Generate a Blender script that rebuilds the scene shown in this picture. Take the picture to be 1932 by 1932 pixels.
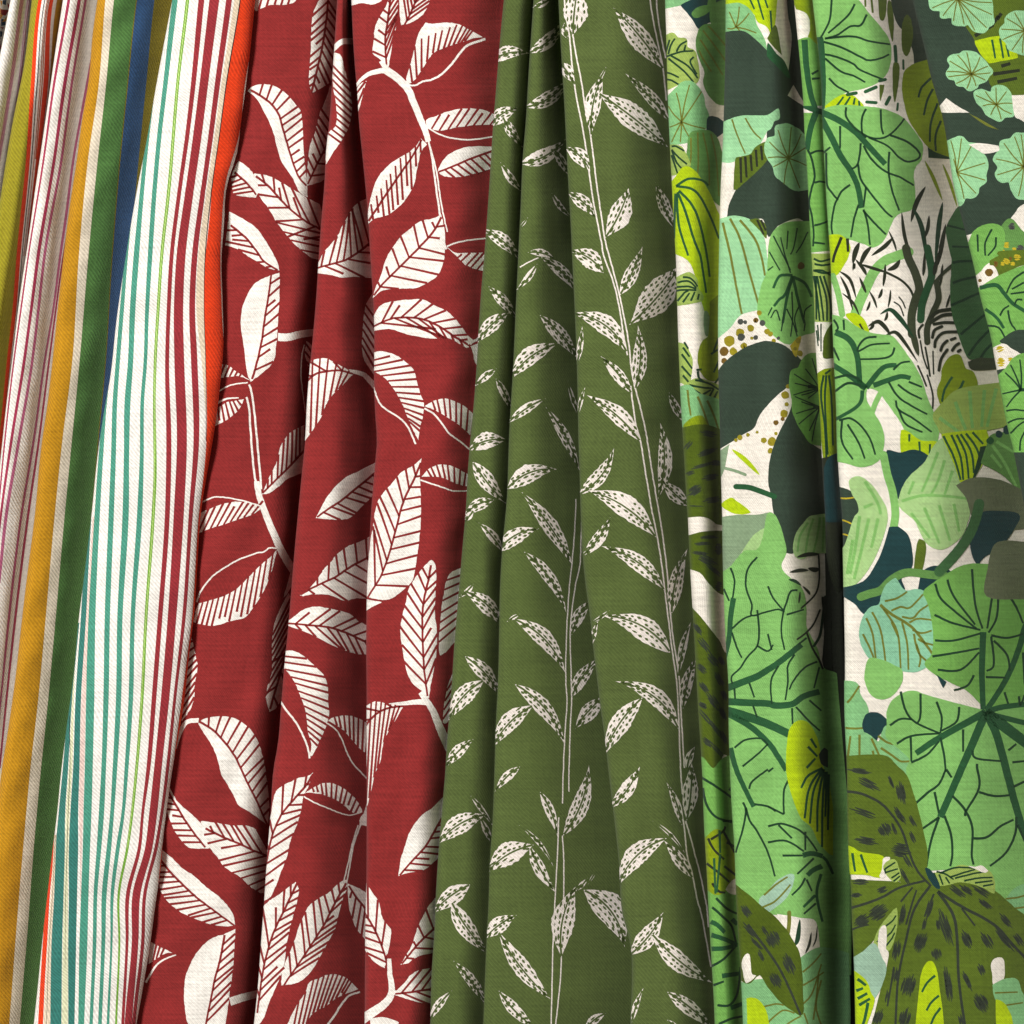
import bpy, math, random, bisect
import numpy as np
from mathutils import Vector
from mathutils.geometry import tessellate_polygon, delaunay_2d_cdt

for o in list(bpy.data.objects):
    bpy.data.objects.remove(o)
scene = bpy.context.scene
random.seed(7)

# ------------------------------------------------------------------ camera, light, exposure
W = 0.5                       # metres of cloth across the frame at the cloth plane
U = 7728.0                    # print units across the same width (one unit = 0.065 mm)
K = W / U
CAM_D = 0.9
cam_d = bpy.data.cameras.new("camera")
cam = bpy.data.objects.new("camera", cam_d)
scene.collection.objects.link(cam)
cam.location = (0, -CAM_D, 0)
cam.rotation_euler = (math.radians(90), 0, 0)
cam_d.sensor_width = 36
cam_d.sensor_fit = 'HORIZONTAL'
cam_d.lens = 36 * CAM_D / W
cam_d.clip_start = 0.01
cam_d.clip_end = 50
scene.camera = cam

world = bpy.data.worlds.new("World")
scene.world = world
world.use_nodes = True
world.node_tree.nodes["Background"].inputs[0].default_value = (1.0, 0.90, 0.76, 1)
world.node_tree.nodes["Background"].inputs[1].default_value = 0.20

def area_lamp(name, loc, target, size, power, color):
    d = bpy.data.lights.new(name, 'AREA')
    d.shape = 'SQUARE'; d.size = size; d.energy = power; d.color = color
    o = bpy.data.objects.new(name, d)
    scene.collection.objects.link(o)
    o.location = loc
    o.rotation_euler = (Vector(target) - Vector(loc)).to_track_quat('-Z', 'Y').to_euler()
    return o
area_lamp("key_lamp", (-1.15, -2.45, 1.15), (0, 0, 0), 0.55, 104.0, (1.0, 0.985, 0.96))

scene.view_settings.view_transform = 'Standard'
scene.view_settings.look = 'None'
scene.view_settings.exposure = 0.0
scene.view_settings.gamma = 1.0
scene.view_settings.use_curve_mapping = False
scene.render.engine = 'CYCLES'
scene.cycles.max_bounces = 6
scene.cycles.diffuse_bounces = 4

# ------------------------------------------------------------------ materials
def srgb(r, g, b):
    def f(c):
        c /= 255.0
        return c / 12.92 if c <= 0.04045 else ((c + 0.055) / 1.055) ** 2.4
    return (f(r), f(g), f(b), 1.0)

def weave_group():
    g = bpy.data.node_groups.new("woven_cotton", 'ShaderNodeTree')
    g.interface.new_socket("Color", in_out='INPUT', socket_type='NodeSocketColor')
    g.interface.new_socket("Twill", in_out='INPUT', socket_type='NodeSocketFloat')
    g.interface.new_socket("Slub", in_out='INPUT', socket_type='NodeSocketFloat')
    g.interface.new_socket("Shader", in_out='OUTPUT', socket_type='NodeSocketShader')
    N = g.nodes; L = g.links
    gi = N.new('NodeGroupInput'); go = N.new('NodeGroupOutput')
    uv = N.new('ShaderNodeUVMap'); uv.uv_map = "UVMap"
    sep = N.new('ShaderNodeSeparateXYZ'); L.new(uv.outputs[0], sep.inputs[0])
    def m(op, a, b=None, c=None):
        n = N.new('ShaderNodeMath'); n.operation = op
        for i, v in enumerate((a, b, c)):
            if v is None: continue
            if isinstance(v, (int, float)): n.inputs[i].default_value = v
            else: L.new(v, n.inputs[i])
        return n.outputs[0]
    u, v = sep.outputs[0], sep.outputs[1]
    # threads are not perfectly straight: a slow wander of both coordinates
    wob = N.new('ShaderNodeTexNoise'); wob.inputs['Scale'].default_value = 0.06
    wob.inputs['Detail'].default_value = 1.0
    L.new(uv.outputs[0], wob.inputs['Vector'])
    u2 = m('MULTIPLY_ADD', wob.outputs[0], 1.6, u)
    v2 = m('MULTIPLY_ADD', wob.outputs[0], 1.6, v)
    su = m('SINE', m('MULTIPLY', u2, 2 * math.pi))
    sv = m('SINE', m('MULTIPLY', v2, 2 * math.pi))
    dots = m('MULTIPLY', su, sv)
    tw = m('SINE', m('MULTIPLY', m('ADD', u2, v2), math.pi))
    h = m('ADD', m('MULTIPLY', tw, gi.outputs[1]), m('MULTIPLY', dots, m('SUBTRACT', 1.05, gi.outputs[1])))
    def slub(sx, sy, off):
        mp = N.new('ShaderNodeMapping')
        mp.inputs['Scale'].default_value = (sx, sy, 1)
        mp.inputs['Location'].default_value = (off, off * 1.7, 0)
        L.new(uv.outputs[0], mp.inputs['Vector'])
        t = N.new('ShaderNodeTexNoise'); t.inputs['Scale'].default_value = 1.0
        t.inputs['Detail'].default_value = 2.0
        L.new(mp.outputs[0], t.inputs['Vector'])
        return m('SUBTRACT', t.outputs[0], 0.5)
    weft = slub(0.035, 0.75, 3.1)
    warp = slub(0.75, 0.025, 11.7)
    grain = slub(0.55, 0.55, 23.0)
    soft = slub(0.02, 0.02, 41.0)
    tot = m('MULTIPLY_ADD', h, 0.20, 1.0)
    tot = m('MULTIPLY_ADD', weft, gi.outputs[2], tot)
    tot = m('MULTIPLY_ADD', warp, 0.26, tot)
    tot = m('MULTIPLY_ADD', grain, 0.42, tot)
    tot = m('MULTIPLY_ADD', soft, 0.22, tot)
    mul = N.new('ShaderNodeVectorMath'); mul.operation = 'SCALE'
    L.new(gi.outputs[0], mul.inputs[0]); L.new(tot, mul.inputs['Scale'])
    hb = m('MULTIPLY_ADD', weft, 1.6, h)
    hb = m('MULTIPLY_ADD', warp, 1.0, hb)
    hb = m('MULTIPLY_ADD', grain, 1.2, hb)
    bump = N.new('ShaderNodeBump')
    bump.inputs['Strength'].default_value = 0.8
    bump.inputs['Distance'].default_value = 0.00014
    L.new(hb, bump.inputs['Height'])
    p = N.new('ShaderNodeBsdfPrincipled')
    p.inputs['Roughness'].default_value = 0.86
    p.inputs['Specular IOR Level'].default_value = 0.18
    p.inputs['Sheen Weight'].default_value = 0.06
    p.inputs['Sheen Roughness'].default_value = 0.6
    L.new(mul.outputs[0], p.inputs['Base Color'])
    L.new(bump.outputs[0], p.inputs['Normal'])
    L.new(p.outputs[0], go.inputs[0])
    return g
WEAVE = weave_group()
MATS = {}
COL = dict(
    # striped cloth
    white=(238, 233, 226), teal=(74, 148, 126), tealdk=(52, 118, 108), crimson=(150, 46, 52), lime=(118, 168, 60),
    limepale=(190, 215, 130), orange=(224, 62, 20), black=(36, 26, 28), mustard=(184, 132, 20),
    sgreen=(80, 122, 62), blue=(52, 86, 130), solive=(150, 140, 32), oliveb=(124, 112, 24), pink=(212, 150, 190),
    rose=(186, 98, 134), raspberry=(165, 52, 82), palepink=(226, 200, 190), rust=(180, 84, 40), beige=(222, 204, 178),
    palegreen=(214, 214, 178), shadedwhite=(224, 211, 190),
    # red and willow cloth
    red=(137, 39, 38), leafwhite=(241, 236, 228), moss=(82, 97, 48), willow=(234, 224, 216),
    # jungle cloth
    cream=(238, 231, 219), lg=(130, 186, 102), lg2=(116, 172, 82), mg=(98, 144, 74), dgreen=(62, 104, 60),
    mint=(152, 206, 154), mint2=(130, 186, 126), teal2=(136, 194, 158), slate=(50, 66, 53), navy=(27, 60, 62),
    limey=(176, 202, 14), limed=(132, 152, 14), olive=(88, 108, 30), olived=(78, 96, 18), yg=(154, 178, 88),
    stem=(38, 86, 50), ink=(28, 62, 38), inkb=(40, 46, 30), bark=(58, 66, 44), vein=(112, 118, 44), pale=(166, 202, 134), palev=(128, 182, 100),
    greyleaf=(104, 112, 84), greyg=(134, 158, 124), spot=(50, 58, 46), dot=(148, 136, 30), dotb=(110, 84, 30), dotg=(72, 76, 70),
    greymint=(156, 190, 166), gold=(190, 170, 40),
    # corner cloth
    brick=(150, 36, 36), marine=(34, 62, 84), amber=(214, 150, 50),
)
def mat(name):
    if name in MATS: return MATS[name]
    m = bpy.data.materials.new("cotton_" + name)
    m.use_nodes = True
    nt = m.node_tree
    nt.nodes.clear()
    out = nt.nodes.new('ShaderNodeOutputMaterial')
    g = nt.nodes.new('ShaderNodeGroup'); g.node_tree = WEAVE
    g.inputs[0].default_value = srgb(*COL[name])
    ks = list(COL).index(name)
    g.inputs[1].default_value, g.inputs[2].default_value = (0.85, 0.34) if ks < list(COL).index('red') else ((0.45, 0.62) if name in ('red', 'leafwhite') else ((0.6, 0.44) if name in ('moss', 'willow') else (0.3, 0.52)))
    nt.links.new(g.outputs[0], out.inputs[0])
    MATS[name] = m
    return m

# ------------------------------------------------------------------ curves
def hermite(xs, ys, x):
    """smooth interpolation with straight extrapolation"""
    xs = np.asarray(xs, float); ys = np.asarray(ys, float); x = np.asarray(x, float)
    d = np.diff(ys) / np.diff(xs)
    t = np.empty_like(ys); t[0] = d[0]; t[-1] = d[-1]
    if len(xs) > 2:
        h = np.diff(xs)
        t[1:-1] = (d[:-1] * h[1:] + d[1:] * h[:-1]) / (h[1:] + h[:-1])
    i = np.clip(np.searchsorted(xs, x) - 1, 0, len(xs) - 2)
    h = xs[i + 1] - xs[i]
    s = (x - xs[i]) / h
    sc = np.clip(s, 0, 1)
    r = ((2*sc**3 - 3*sc**2 + 1) * ys[i] + (sc**3 - 2*sc**2 + sc) * h * t[i]
         + (-2*sc**3 + 3*sc**2) * ys[i+1] + (sc**3 - sc**2) * h * t[i+1])
    r = r + np.where(s < 0, s * h * t[0], 0) + np.where(s > 1, (s - 1) * h * t[-1], 0)
    return r

def tp(tile, txt):
    """points of one sixteenth of the cloth wall -> print units; '!' marks a corner"""
    ox, oy = int(tile[0]) * 1932, int(tile[1]) * 1932
    pts, cor = [], []
    for w in txt.split():
        c = w.endswith('!')
        a, b = w.rstrip('!').split(',')
        pts.append((ox + float(a), oy + float(b))); cor.append(c)
    return pts, cor

def smooth_open(p, n=6):
    if len(p) < 3: return list(p)
    q = [p[0]] + list(p) + [p[-1]]
    out = []
    for i in range(1, len(q) - 2):
        a, b, c, d = q[i-1], q[i], q[i+1], q[i+2]
        for k in range(n):
            t = k / n
            out.append(tuple(0.5*((2*b[j]) + (c[j]-a[j])*t + (2*a[j]-5*b[j]+4*c[j]-d[j])*t*t + (-a[j]+3*b[j]-3*c[j]+d[j])*t**3) for j in (0, 1)))
    out.append(tuple(p[-1]))
    return out

def smooth_closed(p, cor, n=5):
    m = len(p); out = []
    for i in range(m):
        a, b, c, d = p[i-1], p[i], p[(i+1) % m], p[(i+2) % m]
        if cor[i]: a = b
        if cor[(i+1) % m]: d = c
        for k in range(n):
            t = k / n
            out.append(tuple(0.5*((2*b[j]) + (c[j]-a[j])*t + (2*a[j]-5*b[j]+4*c[j]-d[j])*t*t + (-a[j]+3*b[j]-3*c[j]+d[j])*t**3) for j in (0, 1)))
    return out

def inside(poly, x, y):
    r = False; j = len(poly) - 1
    for i in range(len(poly)):
        xi, yi = poly[i]; xj, yj = poly[j]
        if (yi > y) != (yj > y) and x < (xj - xi) * (y - yi) / (yj - yi) + xi: r = not r
        j = i
    return r

def ribbon(path, w0, w1=None, wm=None):
    """list of quads along a path; widths may taper"""
    if w1 is None: w1 = w0
    n = len(path)
    L, R = [], []
    for i, (x, y) in enumerate(path):
        a = path[max(i-1, 0)]; b = path[min(i+1, n-1)]
        tx, ty = b[0]-a[0], b[1]-a[1]
        l = math.hypot(tx, ty) or 1
        t = i / (n - 1)
        w = w0 + (w1 - w0) * t
        if wm is not None: w = (w0*(1-t)*(1-2*t) + 4*wm*t*(1-t) + w1*t*(2*t-1))
        w = max(w, 1.0) / 2
        L.append((x - ty/l*w, y + tx/l*w)); R.append((x + ty/l*w, y - tx/l*w))
    return [[L[i], L[i+1], R[i+1], R[i]] for i in range(n-1)]

def capped(path, w):
    """ribbon with round ends"""
    p = smooth_open(path)
    q = ribbon(p, w)
    for e, f in ((p[0], p[1]), (p[-1], p[-2])):
        a0 = math.atan2(e[1]-f[1], e[0]-f[0])
        q.append([(e[0] + w/2*math.cos(a0 + k*math.pi/6 - math.pi/2), e[1] + w/2*math.sin(a0 + k*math.pi/6 - math.pi/2)) for k in range(7)])
    return q

def disc(x, y, r, n=12, jit=0.12):
    return [(x + r*(1+random.uniform(-jit, jit))*math.cos(2*math.pi*k/n), y + r*(1+random.uniform(-jit, jit))*math.sin(2*math.pi*k/n)) for k in range(n)]

# ------------------------------------------------------------------ cloth surfaces
Y0, Y1, DY = -384.0, 8160.0, 96.0
ROWS = np.arange(Y0, Y1 + 1, DY)

def to_world(x, y, h):
    f = (CAM_D - h * K) / CAM_D
    return np.stack([(x - U/2) * K * f, -h * K, (U/2 - y) * K * f], -1)

class Fold:
    """one visible fold: left and right picture edges, a depth profile, a curl round the left edge"""
    def __init__(s, name, left, right, h0=0.0, prof=None, rs=0.1, D=70.0, M=0.15, ltuck=False, rcurl=0.0, wob=9.0, kinks=()):
        s.name = name
        s.xl = hermite([p[1] for p in left], [p[0] for p in left], ROWS)
        s.xr = hermite([p[1] for p in right], [p[0] for p in right], ROWS)
        s.w = np.maximum(s.xr - s.xl, 30)
        rnd = random.Random(sum(ord(c) * (i + 3) for i, c in enumerate(name)))
        E = 0.12 if ltuck else rs * 1.57
        wm = float(np.median(s.w))
        cols = []
        if ltuck: cols += [-E, -E/2]
        else: cols += [-E * (1 - k/6) for k in range(6)]
        if not ltuck: cols += [rs * (1 - math.cos(k/9*math.pi/2)) for k in range(9)]; st = rs
        else: st = 0.0
        en = 1 - rcurl if rcurl else 1 + M
        n = max(6, int(math.ceil((en - st) * wm / 30)))
        cols += [st + (en - st) * k/n for k in range(n + 1)]
        if rcurl:
            cols += [1 - rcurl * (1 - math.sin(k/9*math.pi/2)) for k in range(1, 10)]
            cols += [1 + rcurl*1.57*k/6 for k in range(1, 7)]
        s.cols = np.array(cols)
        S, Yg = np.meshgrid(s.cols, ROWS)
        wl = s.w[:, None]; xl = s.xl[:, None]
        h = hermite([p[0] for p in prof], [p[1] for p in prof], S.ravel()).reshape(S.shape)
        Sc = np.clip(S, 0, 1)
        # slow dents down the length of the hanging cloth
        wv = np.zeros_like(S)
        for k in range(5):
            fy = rnd.uniform(0.5, 2.6) / 1000; fs = rnd.uniform(-2.0, 2.0)
            wv += math.cos(k) * 0 + np.sin(2*math.pi*(fy*Yg + fs*Sc) + rnd.uniform(0, 6.28)) * rnd.uniform(0.4, 1.0)
        h = h + wob * wv * np.minimum(1.0, wl/700)
        for k in range(4):
            fy = rnd.uniform(2.2, 5.0) / 1000; fs = rnd.uniform(-2.5, 2.5)
            env = np.exp(-((Yg - rnd.uniform(0, 7728)) / rnd.uniform(700, 1600))**2)
            h = h + 3.2 * env * np.sin(2*math.pi*(fy*Yg + fs*Sc) + rnd.uniform(0, 6.28)) * np.minimum(1.0, wl/600)
        dents = [(rnd.uniform(0, 1), rnd.uniform(-100, 7800), rnd.uniform(.10, .34), rnd.uniform(70, 240), rnd.choice((-1, 1))*rnd.uniform(5, 13)*min(1.0, wm/600)) for k in range(16)]
        for (ks, ky, ls, ly, amp) in list(kinks) + dents:
            h = h + amp * np.exp(-((Sc-ks)/ls)**2 - ((Yg-ky - 350*(Sc-ks)*math.sin(ky))/ly)**2)
        h0a = np.full(len(ROWS), float(h0)) if not isinstance(h0, (list, tuple)) else hermite([p[0] for p in h0], [p[1] for p in h0], ROWS)
        h = h + h0a[:, None]
        x = xl + S * wl
        if not ltuck:
            t = np.clip((rs - S) / rs, 0, 1)
            h = h - np.where(S < rs, D * (1 - np.sqrt(np.maximum(0, 1 - t*t))), 0)
            ph = np.clip(-S / rs, 0, math.pi/2)
            neg = S < 0
            x = np.where(neg, xl + rs*wl*(1 - np.cos(ph)), x)
            h = h - np.where(neg, D*np.sin(ph), 0)
        if rcurl:
            t = np.clip((S - (1 - rcurl)) / rcurl, 0, 1)
            h = h - np.where(S > 1 - rcurl, D * (1 - np.sqrt(np.maximum(0, 1 - t*t))), 0)
            ph = np.clip((S - 1) / rcurl, 0, math.pi/2)
            pos = S > 1
            x = np.where(pos, xl + wl - rcurl*wl*(1 - np.cos(ph)), x)
            h = h - np.where(pos, D*np.sin(ph), 0)
        s.x, s.h, s.y = x, h, Yg

    def finish(s, P, Nn, UVg):
        s.P, s.N, s.UV = P, Nn, UVg

    def to_s(s, X, Yv):
        j = min(max((Yv - Y0) / DY, 0), len(ROWS) - 1.001)
        i = int(j); f = j - i
        l = s.xl[i]*(1-f) + s.xl[i+1]*f
        w = s.w[i]*(1-f) + s.w[i+1]*f
        return (X - l) / w

def triangles(poly):
    def ar(p): return sum(p[i][0]*p[(i+1) % len(p)][1] - p[(i+1) % len(p)][0]*p[i][1] for i in range(len(p)))/2
    c0 = poly[0]; loc = [(x - c0[0], y - c0[1]) for x, y in poly]
    tri = [[poly[k] for k in t] for t in tessellate_polygon([[Vector((x, y, 0)) for x, y in loc]])]
    A = abs(ar(poly))
    if abs(sum(abs(ar(t)) for t in tri) - A) > 0.01*A:
        n = len(loc)
        v, e, fs, *_ = delaunay_2d_cdt([Vector(q) for q in loc], [], [list(range(n))], 1, 1e-4)
        tri = [[(v[k][0] + c0[0], v[k][1] + c0[1]) for k in t] for t in fs]
        print('retriangulated', len(poly), A, sum(abs(ar(t)) for t in tri))
    return tri

COLS_BETWEEN = 5
LIFT = {}
class Cloth:
    def __init__(c, key, obj_name, label, group, base, folds, flank=None):
        c.key = key; c.folds = {f.name: f for f in folds}; c.base = base
        root = bpy.data.objects.new(obj_name, None)
        scene.collection.objects.link(root)
        root.empty_display_size = 0.05
        zb = (U/2 - Y1) * K
        xm = float(np.mean([np.mean(f.x) for f in folds]))
        root.location = ((xm - U/2) * K, 0, zb)
        root['label'] = label; root['category'] = 'fabric'; root['group'] = group
        c.root = root
        xs, hs, own = [], [], []
        for k, f in enumerate(folds):
            if k:
                a, b = folds[k-1], f
                x0, h0 = a.x[:, -1], a.h[:, -1]; x1, h1 = b.x[:, 0], b.h[:, 0]
                bx = np.maximum(x0, x1) + np.minimum(60, 0.12*b.w); bh = (h0 + h1) / 2
                for q in range(1, COLS_BETWEEN):
                    t = q / COLS_BETWEEN
                    xs.append(((1-t)**2*x0 + 2*t*(1-t)*bx + t*t*x1)[:, None]); hs.append(((1-t)**2*h0 + 2*t*(1-t)*bh + t*t*h1)[:, None])
                own.append((f, sum(z.shape[1] for z in xs)))
            else: own.append((f, 0))
            xs.append(f.x); hs.append(f.h)
        X = np.concatenate(xs, 1); H = np.concatenate(hs, 1)
        Yg = np.repeat(ROWS[:, None], X.shape[1], 1)
        P = to_world(X, Yg, H)
        du = np.gradient(P, axis=1); dv = np.gradient(P, axis=0)
        Nn = np.cross(dv, du); Nn = -Nn / np.maximum(1e-12, np.linalg.norm(Nn, axis=-1, keepdims=True))
        arc = np.concatenate([np.zeros((len(ROWS), 1)), np.cumsum(np.linalg.norm(np.diff(P, axis=1), axis=-1), 1)], 1)
        mid = arc[:, arc.shape[1]//2][:, None]
        UVg = np.stack([(arc - mid)/K/15.0 + 400, -Yg/15.0], -1)
        # normals must look out of the front of the cloth
        f0, o0 = own[-1]
        c0 = o0 + f0.x.shape[1]//2
        if Nn[len(ROWS)//2, c0, 1] > 0: Nn = -Nn
        for f, o in own:
            n = f.x.shape[1]
            f.finish(P[:, o:o+n], Nn[:, o:o+n], UVg[:, o:o+n])
        nr, nc = X.shape
        idx = np.arange(nr*nc).reshape(nr, nc)
        A, B_, C_, D_ = idx[:-1, :-1], idx[1:, :-1], idx[1:, 1:], idx[:-1, 1:]
        faces = np.concatenate([np.stack([A, B_, C_], -1).reshape(-1, 3), np.stack([A, C_, D_], -1).reshape(-1, 3)])
        me = bpy.data.meshes.new("cloth")
        me.from_pydata((P.reshape(-1, 3) - np.array(root.location)).tolist(), [], faces.tolist())
        uvl = me.uv_layers.new(name="UVMap")
        li = np.empty(len(me.loops), int); me.loops.foreach_get('vertex_index', li)
        uvl.data.foreach_set('uv', UVg.reshape(-1, 2)[li].ravel().astype('f'))
        me.polygons.foreach_set('use_smooth', [True]*len(me.polygons))
        me.materials.append(mat(base))
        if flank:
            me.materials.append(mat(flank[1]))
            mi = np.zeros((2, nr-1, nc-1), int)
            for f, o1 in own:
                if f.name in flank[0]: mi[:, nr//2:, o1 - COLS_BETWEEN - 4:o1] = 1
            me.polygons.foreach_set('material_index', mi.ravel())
        o = bpy.data.objects.new("cloth", me)
        scene.collection.objects.link(o); o.parent = root
        c.count = {}

    def decal(c, fold, name, color, polys, parent=None, lift=None, convex=True):
        """ink lying on the cloth: polygons cut along the cloth's own grid and laid on its surface"""
        f = c.folds[fold]
        if lift is None:
            # painter's order: one step above whatever earlier ink it may overlap
            xs_ = [q[0] for p in polys for q in p]; ys_ = [q[1] for p in polys for q in p]
            bb = (min(xs_), max(xs_), min(ys_), max(ys_)); lv = 0
            for (b2, l2) in c.count.setdefault(fold, []):
                if bb[0] < b2[1] and b2[0] < bb[1] and bb[2] < b2[3] and b2[2] < bb[3]: lv = max(lv, l2)
            c.count[fold].append((bb, lv + 1))
            lift = 0.18 + 0.13 * lv
        cols = f.cols; cl = cols.tolist()
        out_s, out_y, faces = [], [], []
        def put(p):
            b = len(out_s)
            for s, y in p: out_s.append(s); out_y.append(y)
            faces.append(list(range(b, b + len(p))))
        def emit(p):
            # split along the diagonal of the cloth cell it lies in
            cs = sum(q[0] for q in p)/len(p); cy = sum(q[1] for q in p)/len(p)
            i = min(max(bisect.bisect_right(cl, cs) - 1, 0), len(cl) - 2)
            y0 = Y0 + math.floor((cy - Y0)/DY)*DY
            k = (cl[i+1] - cl[i]) / DY; s0 = cl[i]
            d = [(q[0] - s0) - (q[1] - y0)*k for q in p]
            if max(d) <= 1e-7 or min(d) >= -1e-7: put(p); return
            lo, hi = [], []
            for j in range(len(p)):
                a, b = p[j], p[(j+1) % len(p)]; da, db = d[j], d[(j+1) % len(p)]
                if da <= 0: lo.append(a)
                if da >= 0: hi.append(a)
                if da*db < 0:
                    t = da/(da - db); q = (a[0]+(b[0]-a[0])*t, a[1]+(b[1]-a[1])*t)
                    lo.append(q); hi.append(q)
            if len(lo) > 2: put(lo)
            if len(hi) > 2: put(hi)
        def cut(p, ax, v):
            lo, hi = [], []
            for i in range(len(p)):
                a = p[i]; b = p[(i+1) % len(p)]
                if a[ax] <= v: lo.append(a)
                if a[ax] >= v: hi.append(a)
                if (a[ax] < v < b[ax]) or (b[ax] < v < a[ax]):
                    t = (v - a[ax]) / (b[ax] - a[ax])
                    q = (a[0] + (b[0]-a[0])*t, a[1] + (b[1]-a[1])*t)
                    q = (v, q[1]) if ax == 0 else (q[0], v)
                    lo.append(q); hi.append(q)
            return lo, hi
        def area(p):
            return sum(p[i][0]*p[(i+1) % len(p)][1] - p[(i+1) % len(p)][0]*p[i][1] for i in range(len(p)))
        def dice(p):
            mx = max(q[0] for q in p); mn = min(q[0] for q in p)
            if mx <= cl[0] or mn >= cl[-1]: return
            if mn < cl[0]: _, p = cut(p, 0, cl[0])
            if mx > cl[-1]: p, _ = cut(p, 0, cl[-1])
            my = max(q[1] for q in p); ny = min(q[1] for q in p)
            if my <= Y0 or ny >= Y1: return
            if ny < Y0: _, p = cut(p, 1, Y0)
            if my > ROWS[-1]: p, _ = cut(p, 1, ROWS[-1])
            if len(p) < 3: return
            mn = min(q[0] for q in p); mx = max(q[0] for q in p)
            i = bisect.bisect_right(cl, mn + 1e-9)
            parts = []
            while i < len(cl) and cl[i] < mx - 1e-9:
                lo, p = cut(p, 0, cl[i]); i += 1
                if len(lo) > 2: parts.append(lo)
                if len(p) < 3: break
            if len(p) > 2: parts.append(p)
            for q in parts:
                ny = min(a[1] for a in q); my = max(a[1] for a in q)
                j = math.floor((ny - Y0) / DY + 1e-9) + 1
                while Y0 + j*DY < my - 1e-6:
                    lo, q = cut(q, 1, Y0 + j*DY); j += 1
                    if len(lo) > 2: emit(lo)
                    if len(q) < 3: break
                if len(q) > 2: emit(q)
        for poly in polys:
            if convex or len(poly) <= 4:
                dice([(f.to_s(x, y), y) for x, y in poly])
            else:
                for tri in triangles(poly):
                    dice([(f.to_s(x, y), y) for x, y in tri])
        if not faces: return None
        S = np.array(out_s); Yv = np.array(out_y)
        i = np.clip(np.searchsorted(cols, S, side='right') - 1, 0, len(cols) - 2)
        a = np.clip((S - cols[i]) / (cols[i+1] - cols[i]), 0, 1)[:, None]
        jf = np.clip((Yv - Y0) / DY, 0, len(ROWS) - 1.0001); j = jf.astype(int); b = (jf - j)[:, None]
        up = a >= b
        def bil(G):
            g00, g10, g01, g11 = G[j, i], G[j, i+1], G[j+1, i], G[j+1, i+1]
            return np.where(up, g00 + a*(g10-g00) + b*(g11-g10), g00 + b*(g01-g00) + a*(g11-g01))
        Nn = bil(f.N); Nn /= np.linalg.norm(Nn, axis=1, keepdims=True)
        P = bil(f.P) + Nn * (lift * K)
        UVs = bil(f.UV)
        # every face turned to the front
        keep = []
        for q in faces:
            p0, p1, p2 = P[q[0]], P[q[1]], P[q[2]]
            if len(q) > 3: p2 = P[q[len(q)//2 + (len(q) > 4)]] if len(q) > 4 else P[q[2]]
            if np.dot(np.cross(p1 - p0, p2 - p0), Nn[q[0]]) < 0: q = q[::-1]
            keep.append(q)
        me = bpy.data.meshes.new(name)
        pv = P - np.array(c.root.location)
        me.from_pydata(pv.tolist(), [], keep)
        uvl = me.uv_layers.new(name="UVMap")
        li = np.empty(len(me.loops), int); me.loops.foreach_get('vertex_index', li)
        uvl.data.foreach_set('uv', UVs[li].ravel().astype('f'))
        me.polygons.foreach_set('use_smooth', [True]*len(me.polygons))
        me.normals_split_custom_set_from_vertices(Nn.tolist())
        me.materials.append(mat(color))
        o = bpy.data.objects.new(name, me)
        scene.collection.objects.link(o)
        o.parent = parent or c.root
        LIFT[o.name] = lift
        return o

def outset(poly, d):
    a = sum(poly[i][0]*poly[(i+1) % len(poly)][1] - poly[(i+1) % len(poly)][0]*poly[i][1] for i in range(len(poly)))
    sg = 1 if a > 0 else -1
    r = []
    for i, (x, y) in enumerate(poly):
        p, q = poly[i-1], poly[(i+1) % len(poly)]
        tx, ty = q[0]-p[0], q[1]-p[1]; l = math.hypot(tx, ty) or 1
        r.append((x + sg*ty/l*d, y - sg*tx/l*d))
    return r

def jitter(p, r):
    return [(x + random.uniform(-r, r), y + random.uniform(-r, r)) for x, y in p]
# ------------------------------------------------------------------ the wall behind the hanging lengths
def wall():
    me = bpy.data.meshes.new("wall")
    x, z, y = 0.42, 0.42, 0.07
    v = [(-x, y, -z), (x, y, -z), (x, y, z), (-x, y, z), (-x, y+.02, -z), (x, y+.02, -z), (x, y+.02, z), (-x, y+.02, z)]
    me.from_pydata(v, [], [(0, 1, 2, 3), (5, 4, 7, 6), (0, 4, 5, 1), (3, 2, 6, 7), (0, 3, 7, 4), (1, 5, 6, 2)])
    m = bpy.data.materials.new("dark_painted_board"); m.use_nodes = True
    p = m.node_tree.nodes["Principled BSDF"]
    nz = m.node_tree.nodes.new('ShaderNodeTexNoise'); nz.inputs['Scale'].default_value = 30
    rp = m.node_tree.nodes.new('ShaderNodeValToRGB')
    rp.color_ramp.elements[0].color = (0.012, 0.011, 0.010, 1); rp.color_ramp.elements[1].color = (0.03, 0.028, 0.025, 1)
    m.node_tree.links.new(nz.outputs[0], rp.inputs[0]); m.node_tree.links.new(rp.outputs[0], p.inputs['Base Color'])
    p.inputs['Roughness'].default_value = 0.8
    me.materials.append(m)
    o = bpy.data.objects.new("wall", me); scene.collection.objects.link(o)
    o['kind'] = 'structure'; o['label'] = 'dark board behind the hanging fabrics'
wall()

def E(*parts):
    """edge of a fold from tile pieces -> [(x, y)] in print units"""
    r = []
    for t, s in parts: r += tp(t, s)[0]
    r.sort(key=lambda p: p[1])
    q = [r[0]]
    for p in r[1:]:
        if p[1] - q[-1][1] > 60: q.append(p)
    return q

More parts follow.
